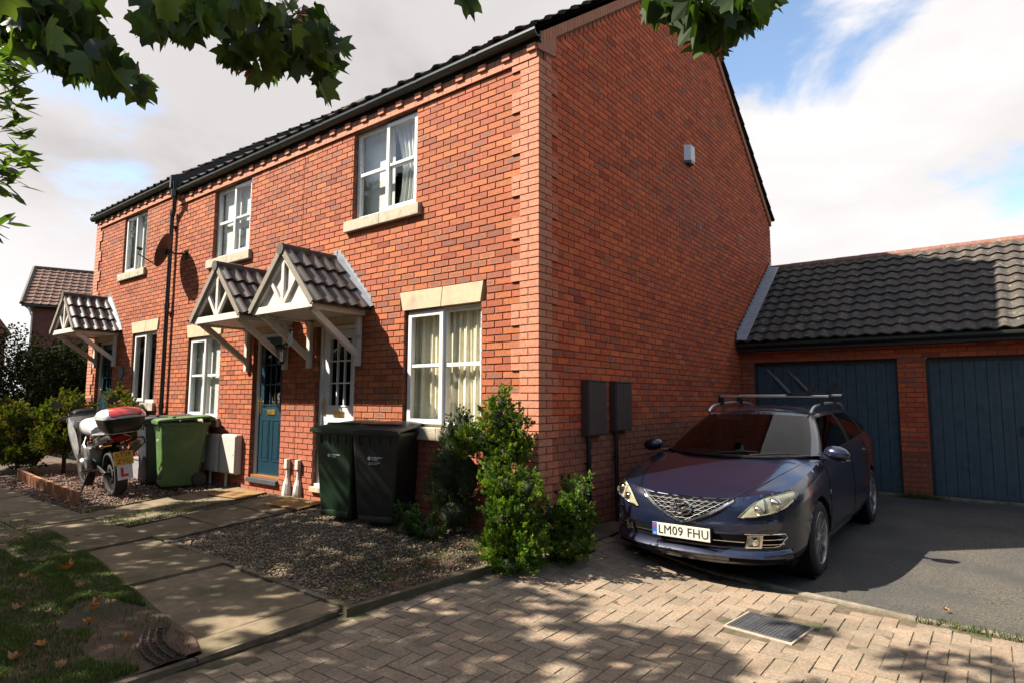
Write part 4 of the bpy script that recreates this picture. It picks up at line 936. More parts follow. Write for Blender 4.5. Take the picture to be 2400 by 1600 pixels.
# conifer spray: a flat fan of pointed leaflets
def spray(k=5,spread=80,w=.13):
    V=[];F=[]
    for i in range(k):
        a=R(90+(-spread/2+spread*i/(k-1))); l=1-.35*abs(i-(k-1)/2)/((k-1)/2); d=(math.cos(a),math.sin(a)); p=(-d[1],d[0]); n=len(V)
        V+=[(0,0,0),(d[0]*l*.5+p[0]*w,d[1]*l*.5+p[1]*w,.08),(d[0]*l,d[1]*l,-.05),(d[0]*l*.5-p[0]*w,d[1]*l*.5-p[1]*w,.08)]; F.append((n,n+1,n+2,n+3))
    return V,F
def blob(n,c,r,shell=.35,zbias=0):
    d=rng.normal(size=(n,3)); d/=np.linalg.norm(d,axis=1,keepdims=True); q=1-shell*rng.random(n)**1.3
    P=np.array(c)+d*np.array(r)*q[:,None]; return P,d
def conifer(name,label,loc,blobs,size,pal,trunk=None,group=None,dens=2600,upw=.9,shell=.4,cat='conifer'):
    t=thing(name,label,cat,loc,group=group); tV,tF=spray(); PP=[];DD=[];CC=[]
    for (c,r,) in blobs:
        k=26; m_=max(6,int(dens*(r[0]*r[1]*r[2])**(2/3)*1.35)); L_=size*4.2
        P0,d0=blob(m_,c,np.array(r)*.82,shell)
        for p,d in zip(P0,d0):   # a plume: sprays strung along a short upswept stem
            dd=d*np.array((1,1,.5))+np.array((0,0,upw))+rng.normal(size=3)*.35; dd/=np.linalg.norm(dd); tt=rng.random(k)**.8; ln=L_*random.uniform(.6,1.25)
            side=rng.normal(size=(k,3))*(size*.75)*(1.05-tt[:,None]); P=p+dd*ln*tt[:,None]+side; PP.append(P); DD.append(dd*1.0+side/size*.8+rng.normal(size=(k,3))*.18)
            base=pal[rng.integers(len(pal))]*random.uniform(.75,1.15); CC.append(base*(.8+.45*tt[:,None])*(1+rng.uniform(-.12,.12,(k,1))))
    P=np.concatenate(PP);D=np.concatenate(DD);C=np.concatenate(CC); ok=(P[:,2]>loc[2]-.02)
    if name!='hedge': ok&=~((P[:,0]<.0)&(P[:,1]>-.03)&(P[:,0]>-12.1))
    P,D,C=P[ok],D[ok],C[ok]
    cb=MB()
    for (c,r) in blobs:
        bm=bmesh.new(); bmesh.ops.create_icosphere(bm,subdivisions=2,radius=1)
        for v in bm.verts: 
            q=.56+.14*mathutils.noise.noise(v.co*2+Vector(c)*3); v.co=Vector(c)+Vector((v.co.x*r[0]*q,v.co.y*r[1]*q,v.co.z*r[2]*q))
        cb.bm(bm)
    cb.build('inner_twigs',TWIG,t,smooth=True,world=True)
    # leaf plane contains the growing direction D: normal perpendicular to it
    rnd=rng.normal(size=P.shape); nn=np.cross(D,rnd); up=D
    Dn=D/np.linalg.norm(D,axis=1,keepdims=True); nn/=np.linalg.norm(nn,axis=1,keepdims=True)
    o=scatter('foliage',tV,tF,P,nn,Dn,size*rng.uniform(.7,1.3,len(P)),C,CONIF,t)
    b=MB()
    for tr in (trunk or []): b.tube(tr[0],tr[1],6)
    if trunk: b.build('trunk',BARK,t,world=True)
    return t
GOLD=np.array([(.22,.30,.028),(.15,.24,.024),(.30,.37,.04),(.09,.17,.018),(.06,.12,.014)])
YEW=np.array([(.045,.095,.028),(.065,.125,.034),(.032,.07,.02)])
DKG=np.array([(.035,.075,.015),(.05,.10,.018),(.07,.12,.02)])
conifer('golden_conifer','tall golden-green conifer with a pointed top at the house corner',(-.25,-.4,0),[((-.40,-.36,.98),(0.244,0.183,0.171)),((-.22,-.36,1.17),(0.183,0.146,0.183)),((-.17,-.36,1.36),(0.073,0.061,0.122)),((-.03,-.33,1.10),(0.110,0.110,0.146)),((-.14,-.32,.86),(0.244,0.183,0.146)),((-.55,-.42,.93),(0.122,0.122,0.146)),((-.02,-.30,.92),(0.122,0.122,0.122))],.026,GOLD,[([(-.2,-.35,0),(-.22,-.33,.5),(-.18,-.35,1.0),(-.17,-.36,1.4)],[.035,.03,.02,.008]),([(-.2,-.3,.1),(-.4,-.35,.9)],[.02,.01])],dens=2000)
conifer('golden_conifer','broad golden-green conifer leaning over the brick paving, nearest the camera',(.2,-.6,-.05),[((.10,-.62,.62),(0.183,0.171,0.159)),((.32,-.62,.62),(0.122,0.122,0.146)),((-.05,-.62,.66),(0.098,0.098,0.134)),((.18,-.64,.38),(0.244,0.207,0.207)),((.26,-.62,.14),(0.281,0.207,0.159)),((.10,-.66,.12),(0.195,0.159,0.134)),((.20,-.70,.0),(0.317,0.183,0.098))],.027,GOLD*np.array((.85,.92,.9)),[([(.2,-.55,-.1),(.18,-.6,.3),(.15,-.62,.7)],[.03,.025,.01])],dens=2000)
conifer('golden_conifer','golden conifer branch arching right towards the meter boxes',(.45,-.05,-.05),[((.33,-.25,.36),(.12,.12,.14)),((.30,-.2,.16),(.16,.14,.12)),((.50,-.14,.30),(0.159,0.146,0.159)),((.59,-.20,.46),(0.098,0.098,0.122)),((.65,-.22,.60),(0.049,0.049,0.098)),((.42,.0,.30),(0.159,0.159,0.134)),((.33,.02,.50),(0.073,0.073,0.134)),((.54,-.24,.12),(0.183,0.159,0.098)),((.45,-.15,.02),(0.207,0.183,0.098))],.026,GOLD*np.array((.75,.85,.9)),[([(.3,.0,-.1),(.5,-.05,.2),(.68,-.15,.5)],[.02,.016,.006])],dens=1900)
conifer('yew_bush','dark green upright yew with three blunt tips between the bins and the golden conifer',(-.85,-.3,0),[((-.98,-.28,.50),(0.268,0.220,0.342)),((-.86,-.30,.72),(0.244,0.207,0.415)),((-.68,-.28,.62),(0.220,0.195,0.366)),((-.93,-.26,1.02),(0.104,0.098,0.244)),((-.80,-.26,1.12),(0.091,0.091,0.244)),((-.72,-.26,1.12),(0.085,0.085,0.207)),((-.85,-.26,.25),(0.317,0.244,0.244))],.012,YEW,[([(-.85,-.28,-.05),(-.85,-.28,.9)],[.04,.01])],dens=2600,cat='yew bush')
conifer('low_shrub','small dark low shrub at the foot of the yew, beside the black bin',(-1.2,-.5,0),[((-1.28,-.50,.18),(.13,.10,.12)),((-1.10,-.52,.12),(.16,.10,.09)),((-.92,-.55,.08),(.16,.1,.07)),((-1.22,-.52,.05),(.2,.1,.06))],.026,DKG,dens=1500,cat='shrub')
# front shrubs at the far left
OLG=np.array([(.17,.20,.025),(.13,.16,.022),(.20,.19,.03),(.08,.11,.018),(.16,.09,.03)])
conifer('garden_shrub','yellow-green conifer shrub left of the motorbike, tallest of the bed',(-10.2,-.95,0),[((-10.3,-.95,.95),(.42,.35,.35)),((-10.5,-.85,1.22),(.22,.2,.22)),((-10.1,-1.0,.6),(.55,.4,.35)),((-9.85,-.85,1.02),(.28,.25,.25))],.05,OLG,[([(-10.2,-.9,0),(-10.2,-.9,.9)],[.04,.02])],dens=800,cat='shrub')
conifer('garden_shrub','spreading yellow-brown conifer shrub at the far left edge',(-11.8,-1.2,0),[((-12.0,-1.3,.75),(.65,.4,.38)),((-12.7,-1.2,.85),(.6,.4,.40)),((-11.3,-1.25,.62),(.55,.4,.38)),((-11.2,-1.3,.25),(.6,.3,.22)),((-12.2,-1.5,.3),(.6,.3,.25))],.055,OLG,[([(-11.8,-1.2,0),(-11.8,-1.2,.7)],[.04,.02])],dens=650,cat='shrub')
conifer('garden_shrub','upright yellow-green shrub between the motorbike box and the black bin',(-9.0,-.45,0),[((-9.15,-.42,1.15),(.25,.2,.30)),((-8.95,-.40,.75),(.32,.22,.35)),((-8.75,-.38,1.02),(.2,.15,.22)),((-9.3,-.4,1.4),(.10,.09,.13))],.045,OLG,[([(-9,-.4,0),(-9,-.4,.9)],[.03,.02])],dens=900,cat='shrub')
# tall hedge behind, one row; leaf greens darkened in place of tree shade
HED=np.array([(.014,.022,.006),(.02,.03,.009),(.011,.017,.005),(.035,.04,.014)])
hl=thing('hedge','tall hedge with shade-darkened leaf colour at the far left, behind the terrace end','hedge',(-15,.5,0))
bl=[]
PP=[];DD=[]
for i in range(70):
    x=random.uniform(-21,-12.9); y=.6+(-12.9-x)*-.12+random.uniform(-.5,1.2); z=random.uniform(.3,2.75)+ .35*math.sin(x*1.3); 
    P,d=blob(420,(x,y,z),(.75,.6,.55),.5); PP.append(P); DD.append(d)
P=np.concatenate(PP); D=np.concatenate(DD); P=P[P[:,2]>0]; n_=len(P)
lt=[(0,0,0),(.35,.4,.05),(0,1,0),(-.35,.4,.05)]; nr_=rng.normal(size=(n_,3)); nr_[:,1]-=.6; nr_[:,2]+=.5
scatter('foliage',lt,[(0,1,2,3)],P,nr_,rng.normal(size=(n_,3)),rng.uniform(.06,.11,n_),HED[rng.integers(4,size=n_)]*rng.uniform(.7,1.3,(n_,1)),HEDM,hl)
b=MB(); 
for x in (-13.6,-15.2,-17,-19): b.tube([(x,1,-.1),(x+.1,1,1.2),(x,1.1,2.4)],[.08,.06,.03],7)
b.build('trunk',BARK,hl,world=True)
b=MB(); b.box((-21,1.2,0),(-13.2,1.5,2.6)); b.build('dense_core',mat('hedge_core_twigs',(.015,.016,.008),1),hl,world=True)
# small stray tree: bare branches over hedge
# ------------------------------------------------ sycamore overhead and its neighbours
def ray(u,v):   # displayed-photo pixel (2352 wide) to a world direction
    s=2400/2352; d=cr_*((u*s-1200)/1439.04)+cu_*(-(v*s-800)/1439.04)+cf_; return np.array(d.normalized())
LV,LF=leafmesh(1,.5,.55); LV=[(x*.80,y,z) for x,y,z in LV]; SYC=np.array([(.055,.10,.014),(.04,.075,.012),(.085,.14,.02),(.03,.055,.010),(.11,.16,.025)])
OVAL=[(0,0,0),(.22,.25,.03),(.26,.55,.05),(.14,.85,.03),(0,1.0,0),(-.14,.85,.03),(-.26,.55,.05),(-.22,.25,.03)]; OVF=[(0,1,2,3),(0,3,4,5),(0,5,6,7)]
def leaves(name,P,size,pal,parent,tmpl=None,hang=1.0):
    P=np.array(P); n=len(P); tV,tF=tmpl or (LV,LF)
    nn=rng.normal(size=(n,3))*np.array((1,1,.45))+np.array((0,0,.15)); up=rng.normal(size=(n,3))*.35+np.array((0,0,-hang))
    return scatter(name,tV,tF,P,nn,up,size*rng.uniform(.7,1.15,n),pal[rng.integers(len(pal),size=n)]*rng.uniform(.75,1.2,(n,1)),LEAFM,parent)
t=thing('sycamore_tree','sycamore whose leafy twigs hang across the top of the picture','tree',(-1.6,-7.4,-.2))
b=MB(); b.tube([(-1.6,-7.4,-.3),(-1.55,-7.35,1),(-1.5,-7.3,2.4),(-1.3,-7.2,3.6),(-1.1,-7,5),(-1,-7,6.5)],[.24,.19,.17,.13,.09,.04],12)
def cam_pt(u,v,d): return CAM+ray(u,v)*d
tw=[]
limbs=[[(-1.45,-7.25,2.6),(-.2,-6.2,3.4),(.6,-5.2,3.3),tuple(cam_pt(130,40,2.7)),tuple(cam_pt(250,150,2.6)),tuple(cam_pt(330,185,2.6))],
       [(-1.3,-7.2,3.4),(.2,-5.9,4.0),(1.2,-4.8,3.7),tuple(cam_pt(460,10,2.5)),tuple(cam_pt(590,70,2.5)),tuple(cam_pt(700,60,2.5)),tuple(cam_pt(760,140,2.5))],
       [(-1.3,-7.1,3.6),(.6,-5.6,4.3),(2.0,-4.2,4.0),tuple(cam_pt(1620,-60,1.9)),tuple(cam_pt(1600,20,1.9)),tuple(cam_pt(1650,90,1.9))]]
for l_ in limbs:
    P=np.array(l_); T=np.linspace(0,len(P)-1,30); Q=np.stack([np.interp(T,range(len(P)),P[:,i]) for i in range(3)],1); b.tube([tuple(q) for q in Q],list(np.interp(T,[0,2.5,len(P)-1],[.07,.010,.0022])),7)
for _ in range(26):   # unseen boughs that carry the crown
    z=random.uniform(2.8,6); a=random.uniform(-2.2,.9); l=random.uniform(1.5,3.2); s=Vector((-1.3,-7.2,z)); e=s+Vector((math.cos(a)*l,math.sin(a)*l*.8-.2,random.uniform(.2,1.2)))
    if e.y>-5.2: continue
    b.tube([s,(s+e)/2+Vector((0,0,.15)),e],[.05,.03,.01],6)
b.build('trunk',BARK,t,world=True)
def inframe(P,mu=.06):
    d=P-CAM; z=d@np.array(cf_); x=(d@np.array(cr_))/np.maximum(z,.01); y=(d@np.array(cu_))/np.maximum(z,.01)
    return (z>.0)&(np.abs(x)<.834+mu)&(np.abs(y)<.556+mu)
vis=[]
def clus(u,v,su,sv,n,d,sd=.12):
    for _ in range(n):
        for _k in range(1+(random.random()<.45)): vis.append(cam_pt(random.gauss(u,su),random.gauss(v,sv),d+random.gauss(0,sd)))
clus(60,30,50,30,26,2.7); clus(130,75,50,32,24,2.65); clus(200,90,40,35,18,2.6); clus(40,110,35,30,6,2.6); clus(90,10,60,16,16,2.7)
clus(250,165,32,14,9,2.6); clus(300,190,24,10,7,2.6); clus(215,140,20,20,6,2.6)
clus(350,30,30,26,5,2.4); clus(400,25,34,30,11,2.45); clus(470,20,40,24,10,2.5); clus(560,30,45,30,16,2.5); clus(640,40,45,30,16,2.5); clus(700,70,30,30,12,2.5); clus(740,90,22,30,9,2.5)
clus(545,115,26,18,7,2.5); clus(620,150,28,16,8,2.5); clus(600,95,30,26,7,2.5); clus(765,145,14,16,4,2.5); clus(735,178,8,16,2,2.5); clus(670,110,26,24,6,2.5)
clus(1500,6,16,10,3,1.9,.05); clus(1545,18,16,14,5,1.9,.06); clus(1600,10,26,16,10,1.9,.06); clus(1665,12,28,16,9,1.9,.06); clus(1630,50,16,20,5,1.9,.05); clus(1690,40,18,16,4,1.9,.05); clus(1735,10,18,10,4,1.9,.05); clus(1640,98,9,10,2,1.9,.03); clus(1065,-12,6,4,1,1.9,.02)
leaves('leaves',vis,.068,SYC,t)
b=MB(); vv=np.array(vis)
for p in vv[::1]:
    d=np.linalg.norm(vv-p,axis=1); q=vv[np.argsort(d)[random.randint(2,6)]]; e=Vector(p)+(Vector(q)-Vector(p))*.5+Vector((0,0,.045))
    b.tube([Vector(p),Vector(p)*.6+e*.4+Vector((0,0,.012)),e],[.0009,.0009,.0014],3,cap=False)
b.build('leaf_stalks',BARK,t,world=True)
# seed clusters
b=MB()
for (u,v,d) in ((690,35,2.5),(720,60,2.5),(600,110,2.5),(640,105,2.5),(735,165,2.5),(350,22,2.4),(570,160,2.5),(1620,40,1.9),(1660,30,1.9),(1655,100,1.9),(1600,15,1.9),(460,30,2.5)):
    c=Vector(cam_pt(u,v,d))
    for _ in range(14):
        q=Vector((random.gauss(0,1),random.gauss(0,1),random.gauss(0,1)-.6)).normalized()*random.uniform(.018,.04); b.tube([c,c+q,c+q+Vector((q.y*.5,-q.x*.5,-.012))],[.001,.0045,.001],4)
b.build('seed_keys',mat('sycamore_seed',(.22,.075,.035),.6),t,world=True)
def canopy(n,tf,hs,size):
    P=[]
    L_=np.array(SUN)
    while len(P)<n:
        x,y=tf(); h=random.uniform(*hs); p=np.array((x,y,gA(y) if y<0 else 0.))+L_*(h/L_[2])
        if inframe(p[None])[0]: continue
        P.append(p)
    return P
def nz2(x,y,f,o): return mathutils.noise.noise(Vector((x*f,y*f,o)))
def tg1():  # bed, pavement and near paving
    while True:
        if random.random()<.27:   # shade that climbs the foot of the front wall
            x=random.uniform(-3.3,.2); z=random.uniform(0,.95)
            if z<(.95 if x<-1.0 else .30)+.12*nz2(x,z,4,2): return x+z*.746,z*.704
            continue
        x=random.uniform(-4.4,3.9); y=random.uniform(-4.3,-.12)
        n_=nz2(x,y,1.1,4)+.5*nz2(x,y,3.2,9)
        lim=.55
        if x<-.9: keep=1.0 if n_<.50 else .2
        elif x<.0: keep=1.0 if n_<.32 else .1
        elif x<1.7 and y<-.55-.35*x: keep=1.0 if n_<.26 else .08
        elif y<-.7-.1*x: keep=.8 if n_<-.08 else .02
        else: keep=.35 if n_<-.28 else 0
        if -.6<x<.9 and y>-1.0: keep*=.22 if n_>-.1 else .6
        if random.random()<keep: return x,y
can=canopy(9500,tg1,(3.6,6.4),.1)
leaves('crown',can,.115,SYC,t)
t2=thing('narrow_leaved_tree','narrow-leaved tree reaching in at the left edge below the sycamore','tree',(-5.5,-8.0,-.2))
b=MB(); b.tube([(-5.5,-8.0,-.3),(-5.4,-7.9,1.5),(-5.3,-7.8,3.2),(-5.2,-7.7,5)],[.2,.16,.12,.05],10)
lim=[]; K=Vector(cam_pt(-330,260,3.5)); b.tube([(-5.35,-7.85,2.2),(-4.3,-7.2,2.75),(-2.8,-6.5,2.85),(-1.2,-5.9,2.6),K],[.07,.045,.03,.02,.013],8)
for (u,v,d) in ((25,235,3.3),(30,300,3.3),(25,360,3.3),(25,430,3.3),(22,525,3.3),(30,180,3.3),(10,130,3.3)):
    e=Vector(cam_pt(u,v,d)); s=Vector(cam_pt(-180,v-40,d+.2)); k0=Vector(cam_pt(-330,260,3.5)); mid=(k0+s)/2+Vector((0,0,.10)); b.tube([k0,mid,s+Vector((0,0,.03)),(s+e)/2+Vector((0,0,.025)),e],[.012,.009,.006,.004,.002],6); lim.append((u,v,d))
b.build('trunk',BARK,t2,world=True)
nv=[]
for (u,v,d) in lim:
    for _ in range(34 if v<250 else (20 if v<500 else 7)): nv.append(cam_pt(min(u+20,random.gauss(u-22,26)),random.gauss(v,17),d+random.gauss(0,.1)))
for _ in range(260):
    q=K+Vector((random.gauss(0,.35),random.gauss(0,.3),random.gauss(0,.3)))
    if not inframe(np.array(q)[None],.02)[0]: nv.append(np.array(q))
P=np.array(nv); n_=len(P); up=np.array(cr_)[None]*rng.uniform(.6,1.2,(n_,1))+rng.normal(size=(n_,3))*.35+np.array((0,0,-.12)); nn=rng.normal(size=(n_,3))*.5+np.array((0,0,1))
NAR=[(0,0,0),(.13,.3,.03),(.12,.65,.03),(0,1,0),(-.12,.65,.03),(-.13,.3,.03)]
scatter('leaves',NAR,[(0,1,2,3),(0,3,4,5)],P,nn,up,rng.uniform(.07,.11,n_),SYC[rng.integers(5,size=n_)]*1.0,LEAFM,t2)
def tg2():
    while True:
        if random.random()<.16:
            x=random.uniform(-21,-12.4); z=random.uniform(0,2.4); return x+z*.746,.3+z*.704
        x=random.uniform(-13,-4.2); y=random.uniform(-3.9,-.25); n_=nz2(x,y,.9,14)+.4*nz2(x,y,3,19)
        keep=1.0 if n_<.10 else .06
        if y<-1.7: keep=1.0 if n_<.38 else .15
        if x<-8.6: keep*=.5
        if -9<x<-5.2 and y>-1.6: keep*=.07
        if random.random()<keep: return x,y
leaves('crown',canopy(7500,tg2,(4.2,7.5),.1),.125,SYC,t2)
# ================================================ BACKGROUND HOUSE AND ROOF
def belt(name,label,pts,h):
    PP=[];DD=[]; o=thing(name,label,'trees',(pts[0][0],pts[0][1],0)); o['kind']='stuff'
    for (x,y) in pts:
        for _ in range(6):
            P,d=blob(260,(x+random.uniform(-1.5,1.5),y+random.uniform(-1,1),random.uniform(.8,h)),(2.0,1.6,1.5),.5); PP.append(P); DD.append(d)
    P=np.concatenate(PP); D=np.concatenate(DD); n_=len(P)
    scatter('foliage',lt,[(0,1,2,3)],P,rng.normal(size=(n_,3))+D,rng.normal(size=(n_,3)),rng.uniform(.4,.7,n_),HED[rng.integers(4,size=n_)]*1.2,CONIF,o)
belt('tree_belt','trees across the road, seen only as reflections',[(x,-17+abs(x)*.1) for x in range(-14,20,3)]+[(x,-15) for x in range(-56,-14,3)]+[(-62,y) for y in range(-16,2,3)],7.5)
belt('tree_belt','trees added out of view beyond the right side of the drive to block sky light',[(19,y) for y in range(-14,22,3)],6.0)  # unseen belt, added to cut the sky light on the shaded side
bh=thing('background_house','brick house with brown tiled roof beyond the hedge','house',(-30,8,0))
fx=(np.array(cam_pt(90,697,1))-CAM); 
def onx(u,v,x):
    d=ray(u,v); s=(x-CAM[0])/d[0]; return CAM+d*s
e0=onx(50,697,-30.); ez=5.5
Hh=Vector((.36,.93,0)).normalized()    # eaves direction
E0=Vector((-30,e0[1],ez)); Sx=Vector((-.93,.36,0)).normalized()
b=MB(); W_=11
b.extr([E0+Sx*.3+Hh*.35-Vector((0,0,5.9)),E0+Sx*.3+Hh*W_-Vector((0,0,5.9)),E0+Sx*6+Hh*W_-Vector((0,0,5.9)),E0+Sx*6+Hh*.35-Vector((0,0,5.9))],(0,0,5.8)); 
bw=b.build('wall',mat('far_brick',(.17,.055,.04),.9,var=.25,scale=4),bh,world=True)
S=(Sx*.80+Vector((0,0,.60))).normalized(); nn=S.cross(Hh); nn=nn if nn.z>0 else -nn
tiles('roof',E0,Hh,S,nn,W_,3.5,.30,.32,.03,bh,attrmat('far_tile',.85,bump=0),np.array([(.15,.075,.05),(.17,.085,.058),(.125,.066,.048)]),seg=5,lift=.05,th=.04)
b=MB(); b.extr([E0-nn*.04,E0+S*3.5-nn*.04,E0+S*3.5+Sx*5.6-Vector((0,0,2.1))-nn*.04],Hh*W_); b.build('roof_underlay',FASCIA,bh,world=True)
b=MB(); b.tube([E0+S*3.5,E0+S*3.5+Hh*W_],.12,8); b.tube([E0+nn*.03,E0+S*3.5+nn*.03],.09,6); b.box(tuple(E0+S*3.5+Hh*3.2-Vector((.3,.3,.2))),tuple(E0+S*3.5+Hh*3.2+Vector((.3,.3,.16)))); b.build('ridge_tile',TILEP_,bh,world=True)
b=MB(); b.tube([E0-Vector((0,0,.05)),E0+Hh*W_-Vector((0,0,.05))],.07,6); b.build('gutter',GUTTER,bh,world=True); b=MB(); b.tube([E0+Hh*.2,E0+Hh*.35+Sx*.25-Vector((0,0,.5)),E0+Hh*.35+Sx*.25-Vector((0,0,5.4))],.04,6); b.build('downpipe',UPVC,bh,world=True)
o0=E0+Sx*.28+Hh*1.3-Vector((0,0,1.35)); b=MB(); wv=Hh
for (a,c,z0,z1) in ((0,1.3,0,.06),(0,1.3,.94,1.0),(0,.06,0,1),(.62,.68,0,1),(1.24,1.3,0,1)): b.extr([o0+wv*a+Vector((0,0,z0)),o0+wv*c+Vector((0,0,z0)),o0+wv*c+Vector((0,0,z1)),o0+wv*a+Vector((0,0,z1))],-Sx*.05)
wn=b.build('window',UPVC,bh,world=True); b=MB(); b.add([o0-Sx*.02,o0+wv*1.3-Sx*.02,o0+wv*1.3-Sx*.02+Vector((0,0,1)),o0-Sx*.02+Vector((0,0,1))],[(0,1,2,3)]); b.build('pane',mat('far_glass',(.12,.13,.14),.1),wn,world=True)
r0=onx(16,745,-42.); bh2=thing('distant_house','small red roof showing above the hedge at the far left edge','house',(-42,float(r0[1]),0))
A=Vector((-42,r0[1],r0[2]-.3)); b=MB(); b.extr([A+Vector((0,-3.4,1.0)),A+Vector((0,-.6,1.0)),A+Vector((0,.3,-.3)),A+Vector((0,-4.6,-.3))],(-6,0,0)); b.build('roof',mat('red_far_tile',(.22,.075,.055),.9),bh2,world=True)
b=MB(); b.box((-48,r0[1]-4.3,-.3),(-42.05,r0[1]+.0,r0[2]-.61)); b.build('wall',mat('far_brick2',(.2,.08,.06),.9),bh2,world=True)
# ================================================ CAR
def paint(name,col,metal=.35,rough=.28):
    m=mat(name,col,rough,metal,var=.05,scale=3,coat=1.0,spec=.6); return m
PAINT=paint('navy_metallic_paint',(.012,.017,.046),.45,.28)
_p=PAINT.node_tree; _pp=_p.nodes['Principled BSDF']; _n=_p.nodes.new('ShaderNodeTexNoise'); _n.inputs['Scale'].default_value=7; _n.inputs['Detail'].default_value=10; _t=_p.nodes.new('ShaderNodeTexCoord'); _p.links.new(_t.outputs['Object'],_n.inputs['Vector'])
_r=_p.nodes.new('ShaderNodeMapRange'); _r.inputs[1].default_value=.35; _r.inputs[2].default_value=.75; _r.inputs[3].default_value=.03; _r.inputs[4].default_value=.22; _p.links.new(_n.outputs['Fac'],_r.inputs[0]); _p.links.new(_r.outputs[0],_pp.inputs['Coat Roughness'])
CHROME=mat('chrome',(.75,.74,.72),.12,metal=1,var=.03); SILV=mat('satin_silver',(.50,.50,.51),.32,metal=.85,var=.05)
RUB=mat('tyre_rubber',(.018,.017,.016),.85,var=.3,scale=20,bump=.2); ALLOY=mat('alloy_rim',(.42,.40,.39),.35,metal=.8,var=.15,scale=12,dirt=(.12,.09,.07),dscale=9)
CG=glass('car_glass',(.30,.32,.32),.01,.012); CGS=glass('car_side_glass',(.10,.10,.10),.01,.02)
LENS=glass('lamp_lens',(.93,.90,.80),.03,.05); LAMPI=mat('lamp_housing',(.62,.60,.47),.35,metal=.35,var=.1,scale=30)
PLW=mat('plate_white',(.62,.60,.52),.4,var=.03); PLY=mat('plate_yellow',(.75,.42,.03),.4,var=.03); PLT=mat('plate_black_letters',(.015,.015,.015),.5); PLB=mat('plate_blue_band',(.02,.12,.45),.4)
GRB=mat('grille_black',(.006,.006,.006),.95,spec=.08)
def cr(P,t):   # catmull-rom through rows of P at param t
    P=np.asarray(P,float); n=len(P); i=min(int(t),n-2); u=t-i
    p0=P[max(i-1,0)];p1=P[i];p2=P[i+1];p3=P[min(i+2,n-1)]
    return .5*((2*p1)+(-p0+p2)*u+(2*p0-5*p1+4*p2-p3)*u*u+(-p0+3*p1-3*p2+p3)*u**3)
BODY=[(0,0,.725,.20),(.2,.012,.735,.20),(.4,.05,.75,.20),(.55,.105,.765,.20),(.68,.19,.785,.205),(.78,.31,.80,.21),(.85,.47,.82,.215),(.885,.70,.86,.22),(.897,.97,.905,.22),(.90,1.25,.95,.22),(.90,1.6,.985,.22),(.90,2.2,1.01,.22),(.90,2.9,1.04,.22),(.895,3.4,1.07,.22),(.885,3.7,1.09,.23),(.86,4.1,1.11,.25),(.82,4.45,1.10,.28),(.72,4.68,1.05,.30),(.5,4.76,1.03,.30),(0,4.785,1.02,.30)]
FI=[0,.08,.16,.26,.34,.5,.62,.8,.92,1.0]; II=[.075,.03,.0,.028,.022,.0,.002,.022,.042,.075]
IIs=[.06,.03,.015,.004,.0,-.004,.004,.012,.035,.085]
def bpt(s,f,off=0):
    c=cr(BODY,s); d=cr(BODY,min(s+.02,19))-cr(BODY,max(s-.02,0)); nx,ny=d[1],-d[0]
    if s<.02: nx,ny=0,-1
    l=math.hypot(nx,ny); nx,ny=nx/l,ny/l
    w=min(1,max(0,(s-4)/3)); ins=np.interp(f,FI,II)*(1-w)+np.interp(f,FI,IIs)*w
    z=c[3]+(c[2]-c[3])*f
    return np.array((c[0]-nx*(ins-off),c[1]-ny*(ins-off),z))
